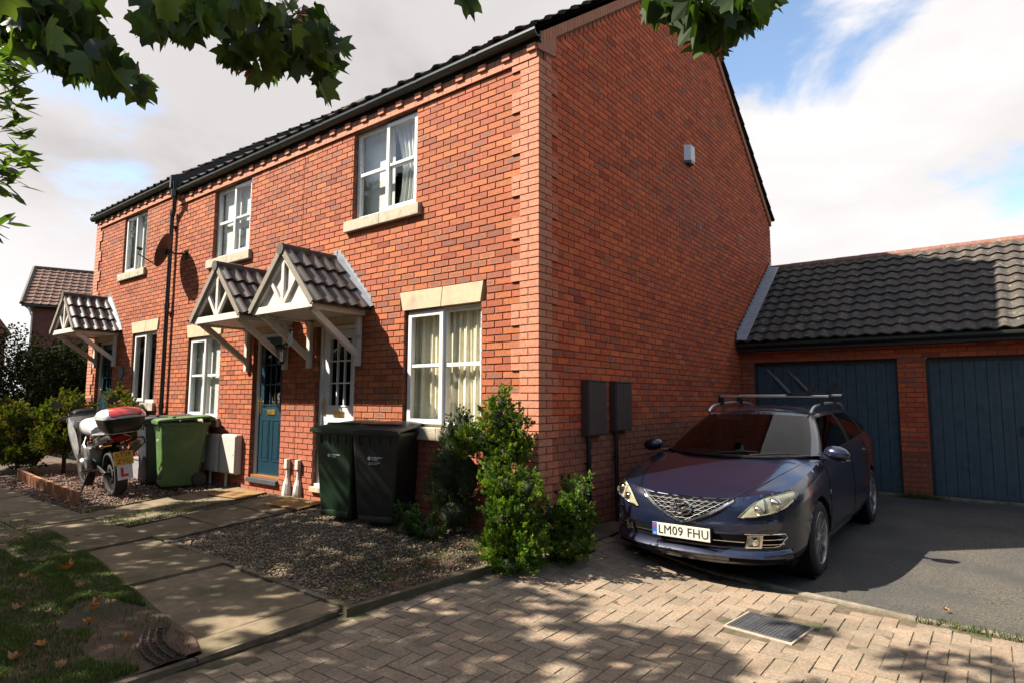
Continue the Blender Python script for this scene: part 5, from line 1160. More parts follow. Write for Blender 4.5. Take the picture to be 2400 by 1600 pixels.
def car(label,loc,rz,pitch,full=True):
    t=thing('parked_car',label,'car',loc,rz); t.rotation_euler=(pitch,0,rz)
    SS=list(np.arange(0,19.01,.125)); FF=np.linspace(0,1,25)
    V=[];F=[]
    b=MB()
    half=[[bpt(s,f) for f in FF] for s in SS]
    WC=((.97,.325),(3.695,.325)); Rw=.362
    def arch(p):
        for cy,cz in WC:
            d=math.hypot(p[1]-cy,p[2]-cz)
            if abs(p[0])>.6 and d<Rw: return cy,cz,d
        return None
    for sg in (1,-1):
        rows=[[(p[0]*sg,p[1],p[2]) for p in r] for r in half]
        n0=len(b.v); nf=len(FF)
        idx=lambda i,j:n0+i*nf+j
        b.v+=[q for r in rows for q in r]
        for i in range(len(rows)-1):
            for j in range(nf-1):
                c=[rows[i][j],rows[i+1][j],rows[i+1][j+1],rows[i][j+1]]; m_=np.mean(c,axis=0)
                if arch(m_): continue
                b.f.append((idx(i,j),idx(i+1,j),idx(i+1,j+1),idx(i,j+1))); b.m.append(0)
        for i in range(len(rows)):
            for j in range(nf):
                p=rows[i][j]; a=arch(p)
                if a:
                    cy,cz,d=a
                    if d>Rw-.06: k=Rw/d; b.v[idx(i,j)]=(p[0],cy+(p[1]-cy)*k,cz+(p[2]-cz)*k)
    # bonnet
    HC=[(0,.0,.0)]
    def zc(Y): return np.interp(Y,[.07,.19,.35,.7,1.0,1.3,1.7],[.727,.772,.818,.903,.955,.992,1.0])
    rows=[]
    for s in np.arange(0,9.6,.15):
        e=bpt(s,1.0); row=[]
        for q in np.linspace(-1,1,33):
            a=abs(q); h=(zc(e[1])-e[2])*(1-a**3)+ .012*math.exp(-((a-.72)/.10)**2)*min(1,e[1]*2); row.append((q*e[0],e[1],e[2]+h))
        rows.append(row)
    b.grid(rows)
    # rear deck + floor
    rows=[]
    for s in np.arange(9.45,19.01,.25):
        e=bpt(s,1.0); rows.append([(q*e[0],e[1],e[2]) for q in np.linspace(-1,1,9)])
    if False: b.grid(rows)
    # arch lips
    for cy,cz in WC:
        for sg in (-1,1):
            pr_=[]
            for a in np.linspace(-20,200,40):
                Y=cy+Rw*math.cos(R(a)); Z=cz+Rw*math.sin(R(a)); 
                if Z<.23: continue
                Xs=min([abs(r[0]) for r in [bpt(s_,min(1,max(0,(Z-.22)/(.9-.22)))) for s_ in (np.interp(Y,[.47,.70,.97,1.25,1.6,2.2,2.9,3.4,3.7,4.1,4.45],[6,7,8,9,10,11,12,13,14,15,16]),)]]); pr_.append((sg*(Xs),Y,Z))
            b.grid([[p for p in pr_],[(p[0]*.93,p[1],p[2]) for p in pr_]])
    body=b.build('body',PAINT,t,smooth=True,ang=38)
    # dark underside and arch liners
    b=MB(); b.box((-.80,.35,.20),(.80,4.4,.34)); b.box((-.62,.5,.34),(.62,1.5,.72))
    for cy,cz in WC:
        for sg in (-1,1): b.lathe([(.375,.0),(.375,.28),(0,.28)],28,M=axes((sg*.87,cy,cz),(0,1,0),(0,0,1),(-sg,0,0)))
    b.build('underbody',GRB,t)
    # cabin
    CB=[(0,1.13,.985),(.35,1.17,.985),(.62,1.30,.99),(.735,1.42,1.0),(.80,1.60,1.0),(.818,2.2,1.012),(.818,2.75,1.03),(.812,3.3,1.055),(.80,3.75,1.075),(.775,4.15,1.09),(.70,4.45,1.08),(.45,4.62,1.06),(0,4.66,1.05)]
    CR=[(0,2.02,1.395),(.28,2.04,1.392),(.47,2.10,1.38),(.545,2.17,1.372),(.575,2.32,1.375),(.60,2.5,1.388),(.61,2.85,1.395),(.605,3.3,1.39),(.59,3.75,1.372),(.56,4.05,1.352),(.50,4.22,1.342),(.3,4.30,1.345),(0,4.33,1.348)]
    def cp(s,r,off=0):
        p=cr(CB,s);q=cr(CR,s); v=p*(1-r)+q*r; n=np.array((v[0]*1.0,(v[1]-2.9)*.25 if s<3.5 or s>9.5 else 0,.0)); l=np.linalg.norm(n)+1e-6
        return v+n/l*(.022*math.sin(math.pi*r)+off)
    Sg=np.arange(0,12.01,.1); Rg=np.linspace(0,1,21)
    def reg(s,r):
        if s<2.88 and .02<r<.96: return 'ws'
        if 3.75<s<5.95 and .06<r<.88-.0*s: return 'sg'
        if 6.15<s<7.95 and .06<r<.88: return 'sg'
        if 8.15<s<9.5 and .10<r<.84: return 'sg'
        if 10.3<s and .12<r<.93: return 'rg'
        if 3.6<s<9.65 and .03<r<.93: return 'tr'
        return 'p'
    MBs={k:MB() for k in ('ws','sg','sgL','rg','tr','p')}
    for sg in (1,-1):
        for i in range(len(Sg)-1):
            for j in range(20):
                k=reg((Sg[i]+Sg[i+1])/2,(Rg[j]+Rg[j+1])/2); q=[cp(Sg[a],Rg[c]) for a,c in ((i,j),(i+1,j),(i+1,j+1),(i,j+1))]
                MBs['sgL' if (k=='sg' and sg<0) else k].add([(v[0]*sg,v[1],v[2]) for v in q],[(0,1,2,3)])
    rows=[]
    for s in np.arange(0,12.01,.2):
        e=cp(s,1.0); rows.append([(q*e[0],e[1],e[2]+.062*(1-abs(q)**2.2)*min(1,max(0,(e[1]-2.0)*4+.15))*min(1,max(0,(4.36-e[1])*2.5))) for q in np.linspace(-1,1,25)])
    MBs['p'].grid(rows)
    def weld(o):
        bm=bmesh.new(); bm.from_mesh(o.data); bmesh.ops.remove_doubles(bm,verts=bm.verts[:],dist=.0008); bmesh.ops.recalc_face_normals(bm,faces=bm.faces[:])
        for f in bm.faces: f.smooth=True
        bm.to_mesh(o.data); bm.free(); o.data.set_sharp_from_angle(angle=R(42)); return o
    weld(MBs['p'].build('cabin_shell',PAINT,t)); ws=weld(MBs['ws'].build('windscreen',CG,t)); weld(MBs['sg'].build('side_window',CGS,t)); weld(MBs['sgL'].build('side_window',CGS,t)); weld(MBs['rg'].build('rear_window',CGS,t)); weld(MBs['tr'].build('window_trim',BLACKP,t))
    weld(body)
    b=MB(); 
    for sg in (1,-1): b.tube([tuple(cp(s,.04,.004)*np.array((sg,1,1))) for s in np.arange(3.5,9.7,.2)],.006,5)
    b.tube([tuple(cp(s,.0,.0)+np.array((0,-.012,.004)))  for s in np.arange(2.8,0,-.2)]+[tuple((cp(s,.0,.0)+np.array((0,-.012,.004)))*np.array((-1,1,1)))  for s in np.arange(0,2.9,.2)],.014,6)
    for s0,x1,y1,z1 in ((0,-.15,1.17,1.0),(1,.22,1.17,1.0)): b.tube([(x1,y1,z1),(x1+.30,y1+.045,z1+.030),(x1+.42,y1+.08,z1+.028)],[.012,.009,.006],5)
    b.build('wiper',BLACKP,t)
    # interior
    b=MB(); b.cbox((-.68,1.35,.78),(.68,1.75,.99),.05); 
    for x in (-.36,.36):
        b.cbox((x-.24,2.25,.45),(x+.24,2.42,1.05),.06); b.cbox((x-.12,2.30,1.06),(x+.12,2.38,1.24),.035); b.cbox((x-.24,2.9,.5),(x+.24,3.05,1.0),.05); b.cbox((x-.11,2.98,1.0),(x+.11,3.04,1.14),.03)
    b.tube([(-.36+.19*math.cos(a),1.86+.06*math.sin(a),.93+.17*math.sin(a)) for a in np.linspace(0,2*math.pi,24)[:-1]],.014,6,closed=True)
    b.box((-.6,1.5,.35),(.6,4.3,.5)); b.build('interior',mat('dark_upholstery',(.035,.03,.028),.9,var=.2),t)
    b=MB(); b.cbox((-.42,2.02,1.305),(-.12,2.05,1.375),.01); b.build('sun_visor',mat('pale_visor',(.35,.32,.3),.9),ws)
    # wheels
    def wheel(x,y,sg):
        M=axes((x,y,.325),(0,sg*1.0,0),(0,0,1),(sg,0,0)); b=MB()
        b.lathe([(.215,-.20),(.29,-.205),(.318,-.19),(.326,-.15),(.327,-.06),(.320,-.015),(.295,.004),(.240,.006),(.228,-.004),(.228,-.2)],56,M=M); w_=b.build('tyre',RUB,None,smooth=True,ang=50)
        b=MB(); b.lathe([(.232,-.20),(.232,.0),(.226,.004),(.212,-.006),(.205,-.05),(.205,-.19)],48,M=M)
        for k in range(10):
            a=R(72*(k//2)+(11 if k%2 else -11)+18); a2=R(72*(k//2)+(17 if k%2 else -17)+18)
            p0=Vector((.03*math.cos(a),.03*math.sin(a),-.02)); p1=Vector((.215*math.cos(a2),.215*math.sin(a2),-.006)); d=(p1-p0).normalized(); s_=Vector((-d.y,d.x,0))*.013
            b.extr([M@(p0-s_),M@(p1-s_),M@(p1+s_),M@(p0+s_)],M.to_3x3()@Vector((0,0,-.03)))
        b.lathe([(0,-.004),(.03,-.006),(.05,-.016),(.055,-.04)],24,M=M)
        rm=b.build('rim',ALLOY,None,smooth=True,ang=30)
        b=MB(); b.lathe([(0,-.09),(.15,-.09),(.15,-.11),(0,-.11)],32,M=M); dk=b.build('brake_disc',SILV,None)
        root=w_; root.name='wheel'; root.parent=t; rm.parent=root; dk.parent=root
    for sg in (1,-1):
        for y in (.97,3.695): wheel(sg*.885,y,sg)
    # mirrors
    for sg in (1,-1):
        b=MB(); bm=bmesh.new(); bmesh.ops.create_uvsphere(bm,u_segments=20,v_segments=12,radius=1)
        for v in bm.verts:
            x,y,z=v.co; 
            if y>.3: y=.3
            v.co=Vector((sg*(.955+x*.115),1.44+y*.085,1.035+z*.072-(x*.012)))
        b.bm(bm); b.tube([(sg*.80,1.50,.985),(sg*.87,1.47,.985)],[.03,.02],6); b.build('door_mirror',PAINT,t,smooth=True)
    if not full: return t
    # ---- front details
    def sx(x): 
        x=abs(x); lo,hi=0,9
        for _ in range(30):
            m_=(lo+hi)/2
            if bpt(m_,.5)[0]<x: lo=m_
            else: hi=m_
        return lo
    def fp(x,z,off=.004):
        s=sx(x); c=cr(BODY,s); f=(z-c[3])/(c[2]-c[3]); p=bpt(s,min(1,max(0,f)),off); 
        return (math.copysign(p[0],x) if x else 0,p[1],z)
    def band(b,xs,zl,zh,off=.004,n=7,lip=0):
        rows=[]
        for x in xs:
            a,c=zl(x),zh(x); rows.append([fp(x,a+(c-a)*q,off) for q in np.linspace(0,1,n)])
        b.grid(rows)
    gz=lambda x:.530+.212*(abs(x)/.43)**1.35
    gt=lambda x:.728+.012*(abs(x)/.4)**2
    xs=np.linspace(-.43,.43,61); b=MB(); band(b,xs,gz,gt,.003); gr_=b.build('grille',GRB,t)
    b=MB()
    for k in range(5):
        z=.56+.036*k; b.tube([fp(x,z+.004*abs(x),.008) for x in xs if z>gz(x)+.008 and z<gt(x)],.0012,4) 
    for sg in (1,-1):
        for x0 in np.arange(-.75,.75,.068):
            L_=[(x0+sg*(z-.53)*1.9,z) for z in np.linspace(.535,.735,12)]; L_=[(x,z) for x,z in L_ if abs(x)<.42 and gz(x)+.004<z<gt(x)-.002]
            if len(L_)>2: b.tube([fp(x,z,.008) for x,z in L_],.0012,4)
    b.build('grille_mesh',mat('mesh_metal',(.26,.25,.25),.4,metal=.8),gr_)
    b=MB(); rows=[]
    for x in xs:
        z=gz(x); rows.append([fp(x,z+.010,.008),fp(x,z+.006,.020),fp(x,z-.010,.022),fp(x,z-.020,.012),fp(x,z-.020,.001)])
    b.grid(rows); b.build('grille_surround',CHROME,gr_,smooth=True)
    # emblem
    b=MB(); y=fp(0,.64)[1]-.022
    b.tube([(.076*math.cos(a),y,.640+.058*math.sin(a)) for a in np.linspace(0,2*math.pi,36)[:-1]],.0085,6,closed=True)
    b.extr([(-.064,y,.662),(-.03,y,.655),(0,y,.622),(.03,y,.655),(.064,y,.662),(.03,y,.628),(0,y,.600),(-.03,y,.628)],(0,-.012,0)); b.build('emblem',CHROME,gr_,smooth=True,ang=50)
    # bonnet shut lines
    b=MB()
    for sg in (1,-1):
        P=[]
        for (x,Y) in ((.455,.10),(.50,.22),(.575,.45),(.64,.75),(.69,1.05),(.715,1.28)):
            s=np.interp(Y,[0,.012,.05,.105,.19,.31,.47,.70,.97,1.25],range(10)); e=bpt(s,1.0); q=x/e[0]; h=(zc(e[1])-e[2])*(1-q**3)+.012*math.exp(-((q-.72)/.10)**2)*min(1,e[1]*2); P.append((sg*x,Y,e[2]+h+.0006))
        b.tube(P,.0028,4)
    b.tube([fp(x,gt(x)+.006,.0) for x in np.linspace(-.45,.45,31)],.0028,4)
    b.build('bonnet_gap',GRB,t)
    # headlights
    hx=[.455,.50,.55,.60,.66,.72,.78,.83,.852]; lo=[.597,.598,.602,.610,.622,.640,.668,.720,.770]; hi=[.604,.650,.700,.735,.762,.778,.790,.800,.802]
    for sg in (1,-1):
        zl=lambda x:np.interp(abs(x),hx,lo); zh=lambda x:np.interp(abs(x),hx,hi)
        xs2=[sg*q for q in np.linspace(.455,.852,34)]
        b=MB(); band(b,xs2,zl,zh,.002,9); hd=b.build('headlight',LAMPI,t,smooth=True,ang=180)
        b=MB(); band(b,xs2,zl,zh,.022,9); b.build('lens',LENS,hd,smooth=True,ang=180)
        b=MB(); 
        for (x,z,r_) in ((.715,.702,.052),(.60,.660,.038)):
            p=Vector(fp(sg*x,z,.006)); b.lathe([(0,.012),(r_*.5,.010),(r_*.8,.0),(r_,.004),(r_*1.15,.008),(r_*1.2,-.004)],28,M=axes(p,(1,0,0),(0,0,1),(0,-1,0)))
        b.tube([fp(sg*x,zl(x)+.010,.010) for x in np.linspace(.50,.83,16)],.004,5); b.tube([fp(sg*(.655+.0*k),z,.008) for k,z in enumerate(np.linspace(.635,.755,5))],.005,5)
        b.build('reflector',CHROME,hd,smooth=True,ang=40)
        b=MB(); b.tube([fp(sg*x,zl(x)-.002,.008) for x in np.linspace(.455,.85,24)]+[fp(sg*x,zh(x)+.001,.008) for x in np.linspace(.852,.455,24)],.003,4,closed=True); b.build('seal',GRB,hd)
        b=MB(); p=fp(sg*.70,.560,.0); b.cbox((p[0]-.035,p[1]-.03,.552),(p[0]+.035,p[1]+.02,.572),.006); b.build('washer_cover',PAINT,t)
        # side repeater and bumper reflector
        b=MB(); b.cbox((sg*.885-.01,1.36,.66),(sg*.885+.016,1.39,.70),.005) if sg>0 else b.cbox((sg*.885-.016,1.36,.66),(sg*.885+.01,1.39,.70),.005); b.build('side_repeater',LAMPI,t)
    # lower intake
    zl2=lambda x:.352+.012*(abs(x)/.75)**2; zh2=lambda x:.452+.022*(abs(x)/.75)**2-(.0 if abs(x)<.7 else (abs(x)-.7)*.6)
    b=MB(); band(b,np.linspace(-.755,.755,81),zl2,zh2,.003,5); it=b.build('lower_intake',GRB,t)
    b=MB(); b.tube([fp(x,.402,.010) for x in np.linspace(-.50,.50,31)],.004,5)
    for sg in (1,-1):
        for z in (.385,.425): b.tube([fp(sg*x,z+.01*(x-.6),.010) for x in np.linspace(.62,.765,9)],.004,5)
        b.tube([fp(sg*x,.470+.0*x,.008) for x in np.linspace(.50,.765,12)]+[fp(sg*.778,.44,.008),fp(sg*.74,.372,.008)]+[fp(sg*x,.362,.008) for x in np.linspace(.70,.50,8)],.004,5)
    b.build('chrome_strip',CHROME,it)
    for sg in (1,-1):
        b=MB(); c=[fp(sg*x,z,.016) for x,z in ((.505,.350),(.62,.354),(.628,.466),(.520,.462))]; c2=[fp(sg*x,z,.016) for x,z in ((.522,.366),(.605,.370),(.610,.450),(.532,.447))]
        c=[Vector(q) for q in c]; c2=[Vector(q) for q in c2]; b.add(c+c2+[q+Vector((0,.03,0)) for q in c2],[(i,(i+1)%4,4+(i+1)%4,4+i) for i in range(4)]+[(4+i,4+(i+1)%4,8+(i+1)%4,8+i) for i in range(4)]); fg=b.build('fog_light',CHROME,t)
        b=MB(); b.add([q+Vector((0,.014,0)) for q in c2],[(0,1,2,3)]); b.build('lens',LAMPI,fg)
        b=MB(); m_=sum(c2,Vector())/4; b.lathe([(0,.006),(.02,.004),(.032,0)],20,M=axes(m_+Vector((0,.012,0)),(1,0,0),(0,0,1),(0,-1,0))); b.build('bulb',CHROME,fg,smooth=True)
    # lower lip and black inserts
    b=MB(); rows=[]
    for x in np.linspace(-.80,.80,61): rows.append([fp(x,.340,.001),fp(x,.322,.020),fp(x,.285,.034),fp(x,.250,.036),fp(x,.232,.012)])
    b.grid(rows); b.build('front_lip',PAINT,t,smooth=True,ang=60)
    for sg in (1,-1): b=MB(); band(b,[sg*q for q in np.linspace(.38,.76,12)],lambda x:.238,lambda x:.272,.038,3); b.build('lip_insert',GRB,t)
    # plate
    b=MB(); y=-.040; b.cbox((-.27,y,.385),(.27,y+.035,.508),.004); b.build('plate_holder',GRB,t)
    b=MB(); b.cbox((-.26,y-.006,.3905),(.26,y,.5015),.003); pl=b.build('number_plate',PLW,t)
    b=MB(); b.bm(textbm('LM09 FHU',.098,.0008,'CENTER',0,1.06),0,axes((.022,y-.0075,.444),(1,0,0),(0,0,1))@Matrix.Diagonal((1.0,1.08,1,1))); b.build('letters',PLT,pl)
    b=MB(); b.cbox((-.258,y-.0075,.392),(-.218,y-.0055,.500),.0005); b.build('blue_band',PLB,pl)
    b=MB(); b.bm(textbm('GB',.024,.0006),0,axes((-.238,y-.0085,.408),(1,0,0),(0,0,1))); b.build('country_letters',PLW,pl)
    b=MB(); b.box((-.252,y-.0085,.462),(-.224,y-.0078,.486)); b.build('flag_badge',mat('flag_red',(.45,.03,.04),.5),pl)
    # roof rails, bars, kayak cradles
    for sg in (1,-1):
        b=MB(); P=[(sg*.565,2.16,1.385),(sg*.568,2.24,1.425),(sg*.572,2.36,1.452),(sg*.578,2.6,1.470),(sg*.58,3.1,1.475),(sg*.575,3.6,1.455),(sg*.565,3.82,1.42),(sg*.56,3.9,1.38)]
        T=np.linspace(0,7,30); Q=[tuple(cr(P,q)) for q in T]; b.tube(Q,.017,8); b.build('roof_rail',SILV,t,smooth=True)
    for yb in (2.58,3.28):
        b=MB(); b.extr([(-.57,yb-.02,1.552),(-.57,yb+.02,1.552),(-.57,yb+.022,1.568),(-.57,yb,1.578),(-.57,yb-.022,1.568)],(1.25,0,0)); br_=b.build('roof_bar',SILV,t)
        b=MB()
        for x in (-.56,.585): b.cbox((x-.035,yb-.03,1.455),(x+.03,yb+.03,1.555),.01)
        for x in (-.585,.675): b.cbox((x,yb-.024,1.546),(x+.02,yb+.024,1.582),.006)
        b.build('clamp_foot',BLACKP,br_)
    for yb,(x0,x1) in ((2.58,(.25,.455)),(3.28,(.30,.52))):
        b=MB(); b.cbox((x0-.01,yb-.02,1.575),(x1+.01,yb+.02,1.595),.006)
        for (xa,za,xb,zb_) in ((x0,1.59,x0-.24,1.875),(x1,1.59,x1+.105,1.715)):
            d=Vector((xb-xa,0,zb_-za)); b.tube([(xa,yb,za),(xa+d.x*.68,yb,za+d.z*.68)],[.030,.026],8); b.tube([(xa+d.x*.62,yb,za+d.z*.62),(xb,yb,zb_)],.014,6)
        b.build('kayak_cradle',FASCIA,t,smooth=True)
    # door shut line, handles
    b=MB()
    for s0 in (9.35,11.45,13.0):
        b.tube([tuple(bpt(s0,f,.0005)) for f in np.linspace(.12,1,12)],.003,4)
    b.tube([tuple(bpt(s,.12,.0005)) for s in np.arange(9.35,13.01,.2)],.003,4); b.build('door_gap',GRB,t)
    b=MB()
    for s0 in (11.1,12.7):
        p=bpt(s0,.84); b.tube([(p[0],p[1]-.09,p[2]),(p[0]+.03,p[1]-.05,p[2]),(p[0]+.03,p[1]+.07,p[2]),(p[0],p[1]+.10,p[2])],.012,8)
    b.build('door_handle',PAINT,t,smooth=True)
    return t
car('dark navy estate car with roof bars and kayak cradles parked beside the gable wall',(1.3355,.2892,-.1808),-.0146,math.atan(.0232))
car('dark car roof just showing behind the shrubs at the far left edge',(-17.5,-.35,-.16),1.2,0,False)
# ================================================ MOTORBIKE
bk=thing('motorbike','silver and black motorbike with red-topped luggage box and learner plate','motorbike',(-6.70,-1.24,-.035)); 
bk.scale=(1.07,1.07,1.07); hd_=R(175.5); bk.rotation_euler=Matrix.Rotation(hd_,3,'Z').to_4x4().to_euler()
bk.rotation_euler=(Matrix.Rotation(hd_,3,'Z')@Matrix.Rotation(R(-7),3,'X')).to_euler()
SB=mat('silver_bike_paint',(.85,.85,.84),.28,metal=.25,var=.04,coat=.7); BB=mat('bike_black',(.012,.012,.012),.35,var=.2); RD=mat('red_lid',(.55,.012,.015),.25,var=.04,coat=.6); RL=mat('red_lens',(.30,.008,.01),.15); ENG=mat('engine_metal',(.22,.21,.20),.4,metal=.7,var=.2,scale=20)
def bw(x,r_,wd):
    M=axes((x,0,r_),(1,0,0),(0,0,1),(0,-1,0)); b=MB(); k=r_-.085
    b.lathe([(k,-wd*.35),(k+.03,-wd*.5),(r_-.03,-wd*.47),(r_-.008,-wd*.28),(r_,0),(r_-.008,wd*.28),(r_-.03,wd*.47),(k+.03,wd*.5),(k,wd*.35)],48,M=M); o=b.build('wheel',RUB,bk,smooth=True)
    b=MB(); b.lathe([(k+.005,-wd*.34),(k-.015,-wd*.3),(k-.02,0),(k-.015,wd*.3),(k+.005,wd*.34)],40,M=M)
    for i in range(5):
        a=R(72*i+10); b.tube([M@Vector((.03*math.cos(a),.03*math.sin(a),0)),M@Vector(((k-.01)*math.cos(a),(k-.01)*math.sin(a),0))],.012,6)
    b.tube([M@Vector((0,0,-.09)),M@Vector((0,0,.09))],.03,10); b.build('rim',BB,o)
    b=MB(); 
    for q in (-.06,.06): b.lathe([(.07,q),(.12,q),(.12,q+.005),(.07,q+.005)],32,M=M)
    b.build('brake_disc',mat('dull_steel',(.12,.11,.10),.5,metal=.7),o)
bw(0,.315,.16); bw(1.45,.305,.12)
def loft(b,secs,n=16,p=2.4):
    rows=[]
    for (x,yc,zc_,hw,hh) in secs:
        rows.append([(x,yc+hw*math.copysign(abs(math.cos(a))**(2/p),math.cos(a)),zc_+hh*math.copysign(abs(math.sin(a))**(2/p),math.sin(a))) for a in np.linspace(0,2*math.pi,n+1)[:-1]])
    b.grid(rows,wrap=True); b.add(rows[0],[tuple(range(n))]); b.add(rows[-1],[tuple(range(n))])
b=MB(); loft(b,[(.50,0,.86,.13,.08),(.62,0,.90,.17,.12),(.85,0,.93,.19,.13),(1.0,0,.93,.15,.12),(1.08,0,.90,.10,.10)]); b.build('fuel_tank',SB,bk,smooth=True,ang=60)
b=MB(); loft(b,[(-.12,0,.87,.12,.03),(.1,0,.85,.15,.05),(.35,0,.80,.16,.06),(.55,0,.82,.12,.05)]); b.build('seat',BB,bk,smooth=True)
b=MB(); loft(b,[(-.30,0,.80,.09,.05),(-.15,0,.79,.13,.08),(.1,0,.74,.15,.09),(.35,0,.68,.13,.08)]); b.build('tail_fairing',BB,bk,smooth=True)
b=MB()
for s in (-1,1):
    rows=[]
    for (x,z0,z1,y0,y1) in ((1.62,.88,1.02,.08,.08),(1.50,.72,1.10,.17,.17),(1.32,.66,1.08,.20,.20),(1.16,.56,.98,.21,.20),(1.02,.44,.84,.20,.19),(.92,.40,.62,.19,.19)):
        rows.append([(x,s*(y0+(y1-y0)*q+.02*math.sin(q*math.pi)),z0+(z1-z0)*q) for q in np.linspace(0,1,7)])
    b.grid(rows)
loft(b,[(1.68,0,.95,.04,.05),(1.60,0,.97,.13,.10),(1.48,0,1.00,.20,.13),(1.40,0,1.02,.22,.10)])
b.build('side_fairing',mat('grey_bike_paint',(.50,.50,.50),.3,metal=.3,coat=.5),bk,smooth=True,ang=60)
b=MB(); rows=[]
for (x,z,hw) in ((1.52,1.08,.19),(1.42,1.20,.18),(1.33,1.29,.15),(1.28,1.33,.10)): rows.append([(x-.06*abs(q)**2,hw*q,z) for q in np.linspace(-1,1,11)])
b.grid(rows); b.build('windscreen',glass('smoked_screen',(.55,.52,.5),.03,.06),bk,smooth=True)
b=MB(); loft(b,[(1.46,0,1.09,.16,.03),(1.38,0,1.14,.15,.04),(1.28,0,1.12,.14,.035)]); b.tube([(1.15,-.37,1.07),(1.18,-.2,1.10),(1.20,0,1.09),(1.18,.2,1.10),(1.15,.37,1.07)],.014,8)
for s in (-1,1): b.tube([(1.10,s*.38,1.065),(1.14,s*.26,1.09)],.02,8); b.tube([(1.25,s*.24,1.12),(1.27,s*.31,1.24)],.008,5)
b.build('handlebar',BB,bk,smooth=True)
for s in (-1,1):
    b=MB(); loft(b,[(1.23,s*.36,1.27,.075,.045),(1.30,s*.35,1.27,.06,.035)],p=2.2); b.build('mirror',BB,bk,smooth=True)
b=MB()
for s in (-1,1): b.tube([(1.20,s*.10,1.0),(1.44,s*.10,.33)],.024,8)
rows=[]
for a in np.linspace(20,150,12): rows.append([(1.45+.335*math.cos(R(a)),q*.065,.305+.335*math.sin(R(a))-.012*abs(q)) for q in np.linspace(-1,1,5)])
b.build('fork',SILV,bk,smooth=True); b=MB(); b.grid(rows); b.build('mudguard',SB,bk,smooth=True)
b=MB(); b.cbox((.42,-.19,.34),(.88,.19,.66),.04); b.lathe([(0,.24),(.09,.24),(.11,.21),(.11,-.21),(.09,-.24),(0,-.24)],24,M=axes((.72,0,.40),(1,0,0),(0,0,1),(0,-1,0))); b.lathe([(0,.22),(.07,.22),(.085,.2),(.085,.1)],20,M=axes((.50,0,.44),(1,0,0),(0,0,1),(0,1,0))); b.build('engine',ENG,bk,smooth=True,ang=30)
b=MB(); b.tube([(1.05,.0,.9),(.75,.16,.68),(.42,.15,.48),(.40,.14,.36)],.025,8); b.tube([(1.05,.0,.9),(.75,-.16,.68),(.42,-.15,.48),(.40,-.14,.36)],.025,8)
for s in (-1,1): b.tube([(.42,s*.11,.42),(0,s*.11,.315)],.025,8); b.tube([(.45,s*.14,.66),(-.25,s*.12,.78)],.014,6); b.tube([(.38,s*.18,.36),(.40,s*.28,.36)],.013,6); b.tube([(.42,s*.15,.5),(.1,s*.17,.48),(.02,s*.20,.50)],.012,6)
b.tube([(.55,.16,.34),(.42,.33,.045)],.013,6); b.cbox((.38,.30,.03),(.46,.36,.045),.004); b.build('frame',BB,bk,smooth=True)
b=MB(); b.tube([(.45,-.14,.32),(.25,-.19,.42),(.12,-.20,.50)],.025,8); b.tube([(.15,-.205,.50),(-.36,-.245,.74)],[.045,.062],16,cap=False); b.tube([(-.30,-.242,.72),(-.31,-.243,.722)],[.05,.05],12); b.build('exhaust',SILV,bk,smooth=True)
b=MB()
for s in (-1,1): b.tube([(.28,s*.17,.84),(.0,s*.20,.865),(-.32,s*.14,.875),(-.46,s*.10,.88)],.013,6)
b.tube([(-.46,-.17,.885),(-.46,.17,.885)],.011,6); b.box((-.5,-.12,.875),(-.1,.12,.89)); b.build('grab_rail',SILV,bk,smooth=True)
# luggage box
def rrow(x0,x1,hw,z,c=.08,n=5):
    row=[]
    for (sx_,sy_,a0) in ((1,-1,-90),(1,1,0),(-1,1,90),(-1,-1,180)):
        X=(x1-c) if sx_>0 else (x0+c); Y=sy_*(hw-c)
        for q in range(n+1): a=R(a0+q*90/n); row.append((X+c*math.cos(a),Y+c*math.sin(a),z))
    return row
b=MB(); R_=[rrow(-.60,-.24,.17,.895,.05),rrow(-.64,-.20,.20,.93,.07),rrow(-.67,-.17,.235,1.02,.09),rrow(-.68,-.16,.245,1.08,.09)]; b.grid(R_,wrap=True); b.add(R_[0],[tuple(range(len(R_[0])))]); bx=b.build('luggage_box',BB,bk,smooth=True)
b=MB(); R_=[rrow(-.685,-.155,.25,1.082,.09),rrow(-.68,-.16,.25,1.12,.09),rrow(-.64,-.19,.225,1.17,.09),rrow(-.58,-.24,.18,1.20,.08),rrow(-.5,-.3,.1,1.213,.05)]; b.grid(R_,wrap=True); b.add(R_[-1],[tuple(range(len(R_[-1])))]); b.build('lid',SB,bx,smooth=True)
b=MB(); rows=[]
for (x,z,hw) in ((-.695,1.125,.16),(-.672,1.158,.19),(-.62,1.192,.185),(-.54,1.214,.16),(-.42,1.222,.14),(-.30,1.218,.13),(-.22,1.19,.12)): rows.append([(x,hw*q,z-.012*abs(q)**3) for q in np.linspace(-1,1,13)])
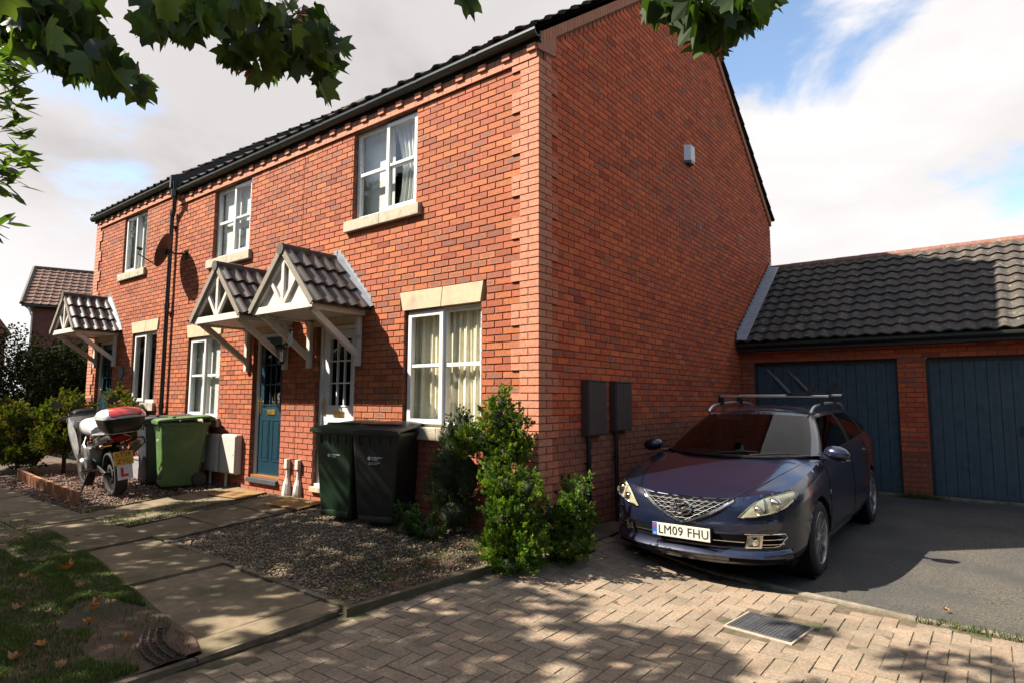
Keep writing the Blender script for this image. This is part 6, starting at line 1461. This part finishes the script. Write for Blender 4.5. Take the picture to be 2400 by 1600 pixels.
b.grid(rows); rows=[[ (p[0],p[1],p[2]-.012) for p in r] for r in rows]; b.grid(rows); b.build('red_panel',RD,bx,smooth=True,ang=180)
b=MB(); b.cbox((-.70,-.13,1.085),(-.675,.13,1.112),.005); b.build('reflector_strip',mat('pale_reflector',(.6,.6,.6),.3),bx)
b=MB(); loft(b,[(-.40,0,.80,.11,.035),(-.36,0,.80,.13,.045),(-.28,0,.80,.12,.045)]); b.build('tail_light',RL,bk,smooth=True)
for s in (-1,1):
    b=MB(); b.tube([(-.33,s*.1,.72),(-.34,s*.20,.72)],.007,5); b.lathe([(0,.02),(.02,.015),(.028,0),(.015,-.02),(0,-.025)],12,M=axes((-.345,s*.22,.72),(0,1,0),(0,0,1),(-1,0,0))); b.build('indicator',mat('amber_lens',(.5,.2,.05),.3),bk,smooth=True)
b=MB(); rows=[]
for a in np.linspace(35,175,12): rows.append([(.345*math.cos(R(180-a+0))-.0,q*.085,.315+.345*math.sin(R(a))) for q in np.linspace(-1,1,5)])
b.grid(rows); b.tube([(-.28,0,.74),(-.40,0,.60),(-.42,0,.45)],.015,6); b.build('rear_mudguard',BB,bk)
def yplate(b,x,zc_,w,h,t_=.004): b.box((x-t_,-w/2,zc_-h/2),(x,w/2,zc_+h/2))
Mx=lambda y,z,x=-.4365:axes((x,y,z),(0,-1,0),(0,0,1))
b=MB(); b.cbox((-.433,-.1145,.455),(-.428,.1145,.633),.001); np_=b.build('number_plate',PLY,bk)
b=MB(); b.bm(textbm('LT59',.082,.0008,'CENTER',0),0,Mx(0,.588,-.435)); b.bm(textbm('ZYG',.082,.0008,'CENTER',0),0,Mx(0,.502,-.435)); b.build('letters',PLT,np_)
b=MB(); b.cbox((-.431,-.095,.262),(-.428,.083,.453),.001); lp=b.build('learner_plate',mat('learner_white',(.75,.75,.75),.4),bk)
b=MB(); b.box((-.4335,-.045+.025,.30),(-.4315,.045,.335)); b.box((-.4336,.012,.30),(-.4314,.045,.42)); b.box((-.4334,-.045,.30),(-.4316,-.0,.335)); b.build('red_letter',mat('learner_red',(.6,.02,.02),.4),lp)
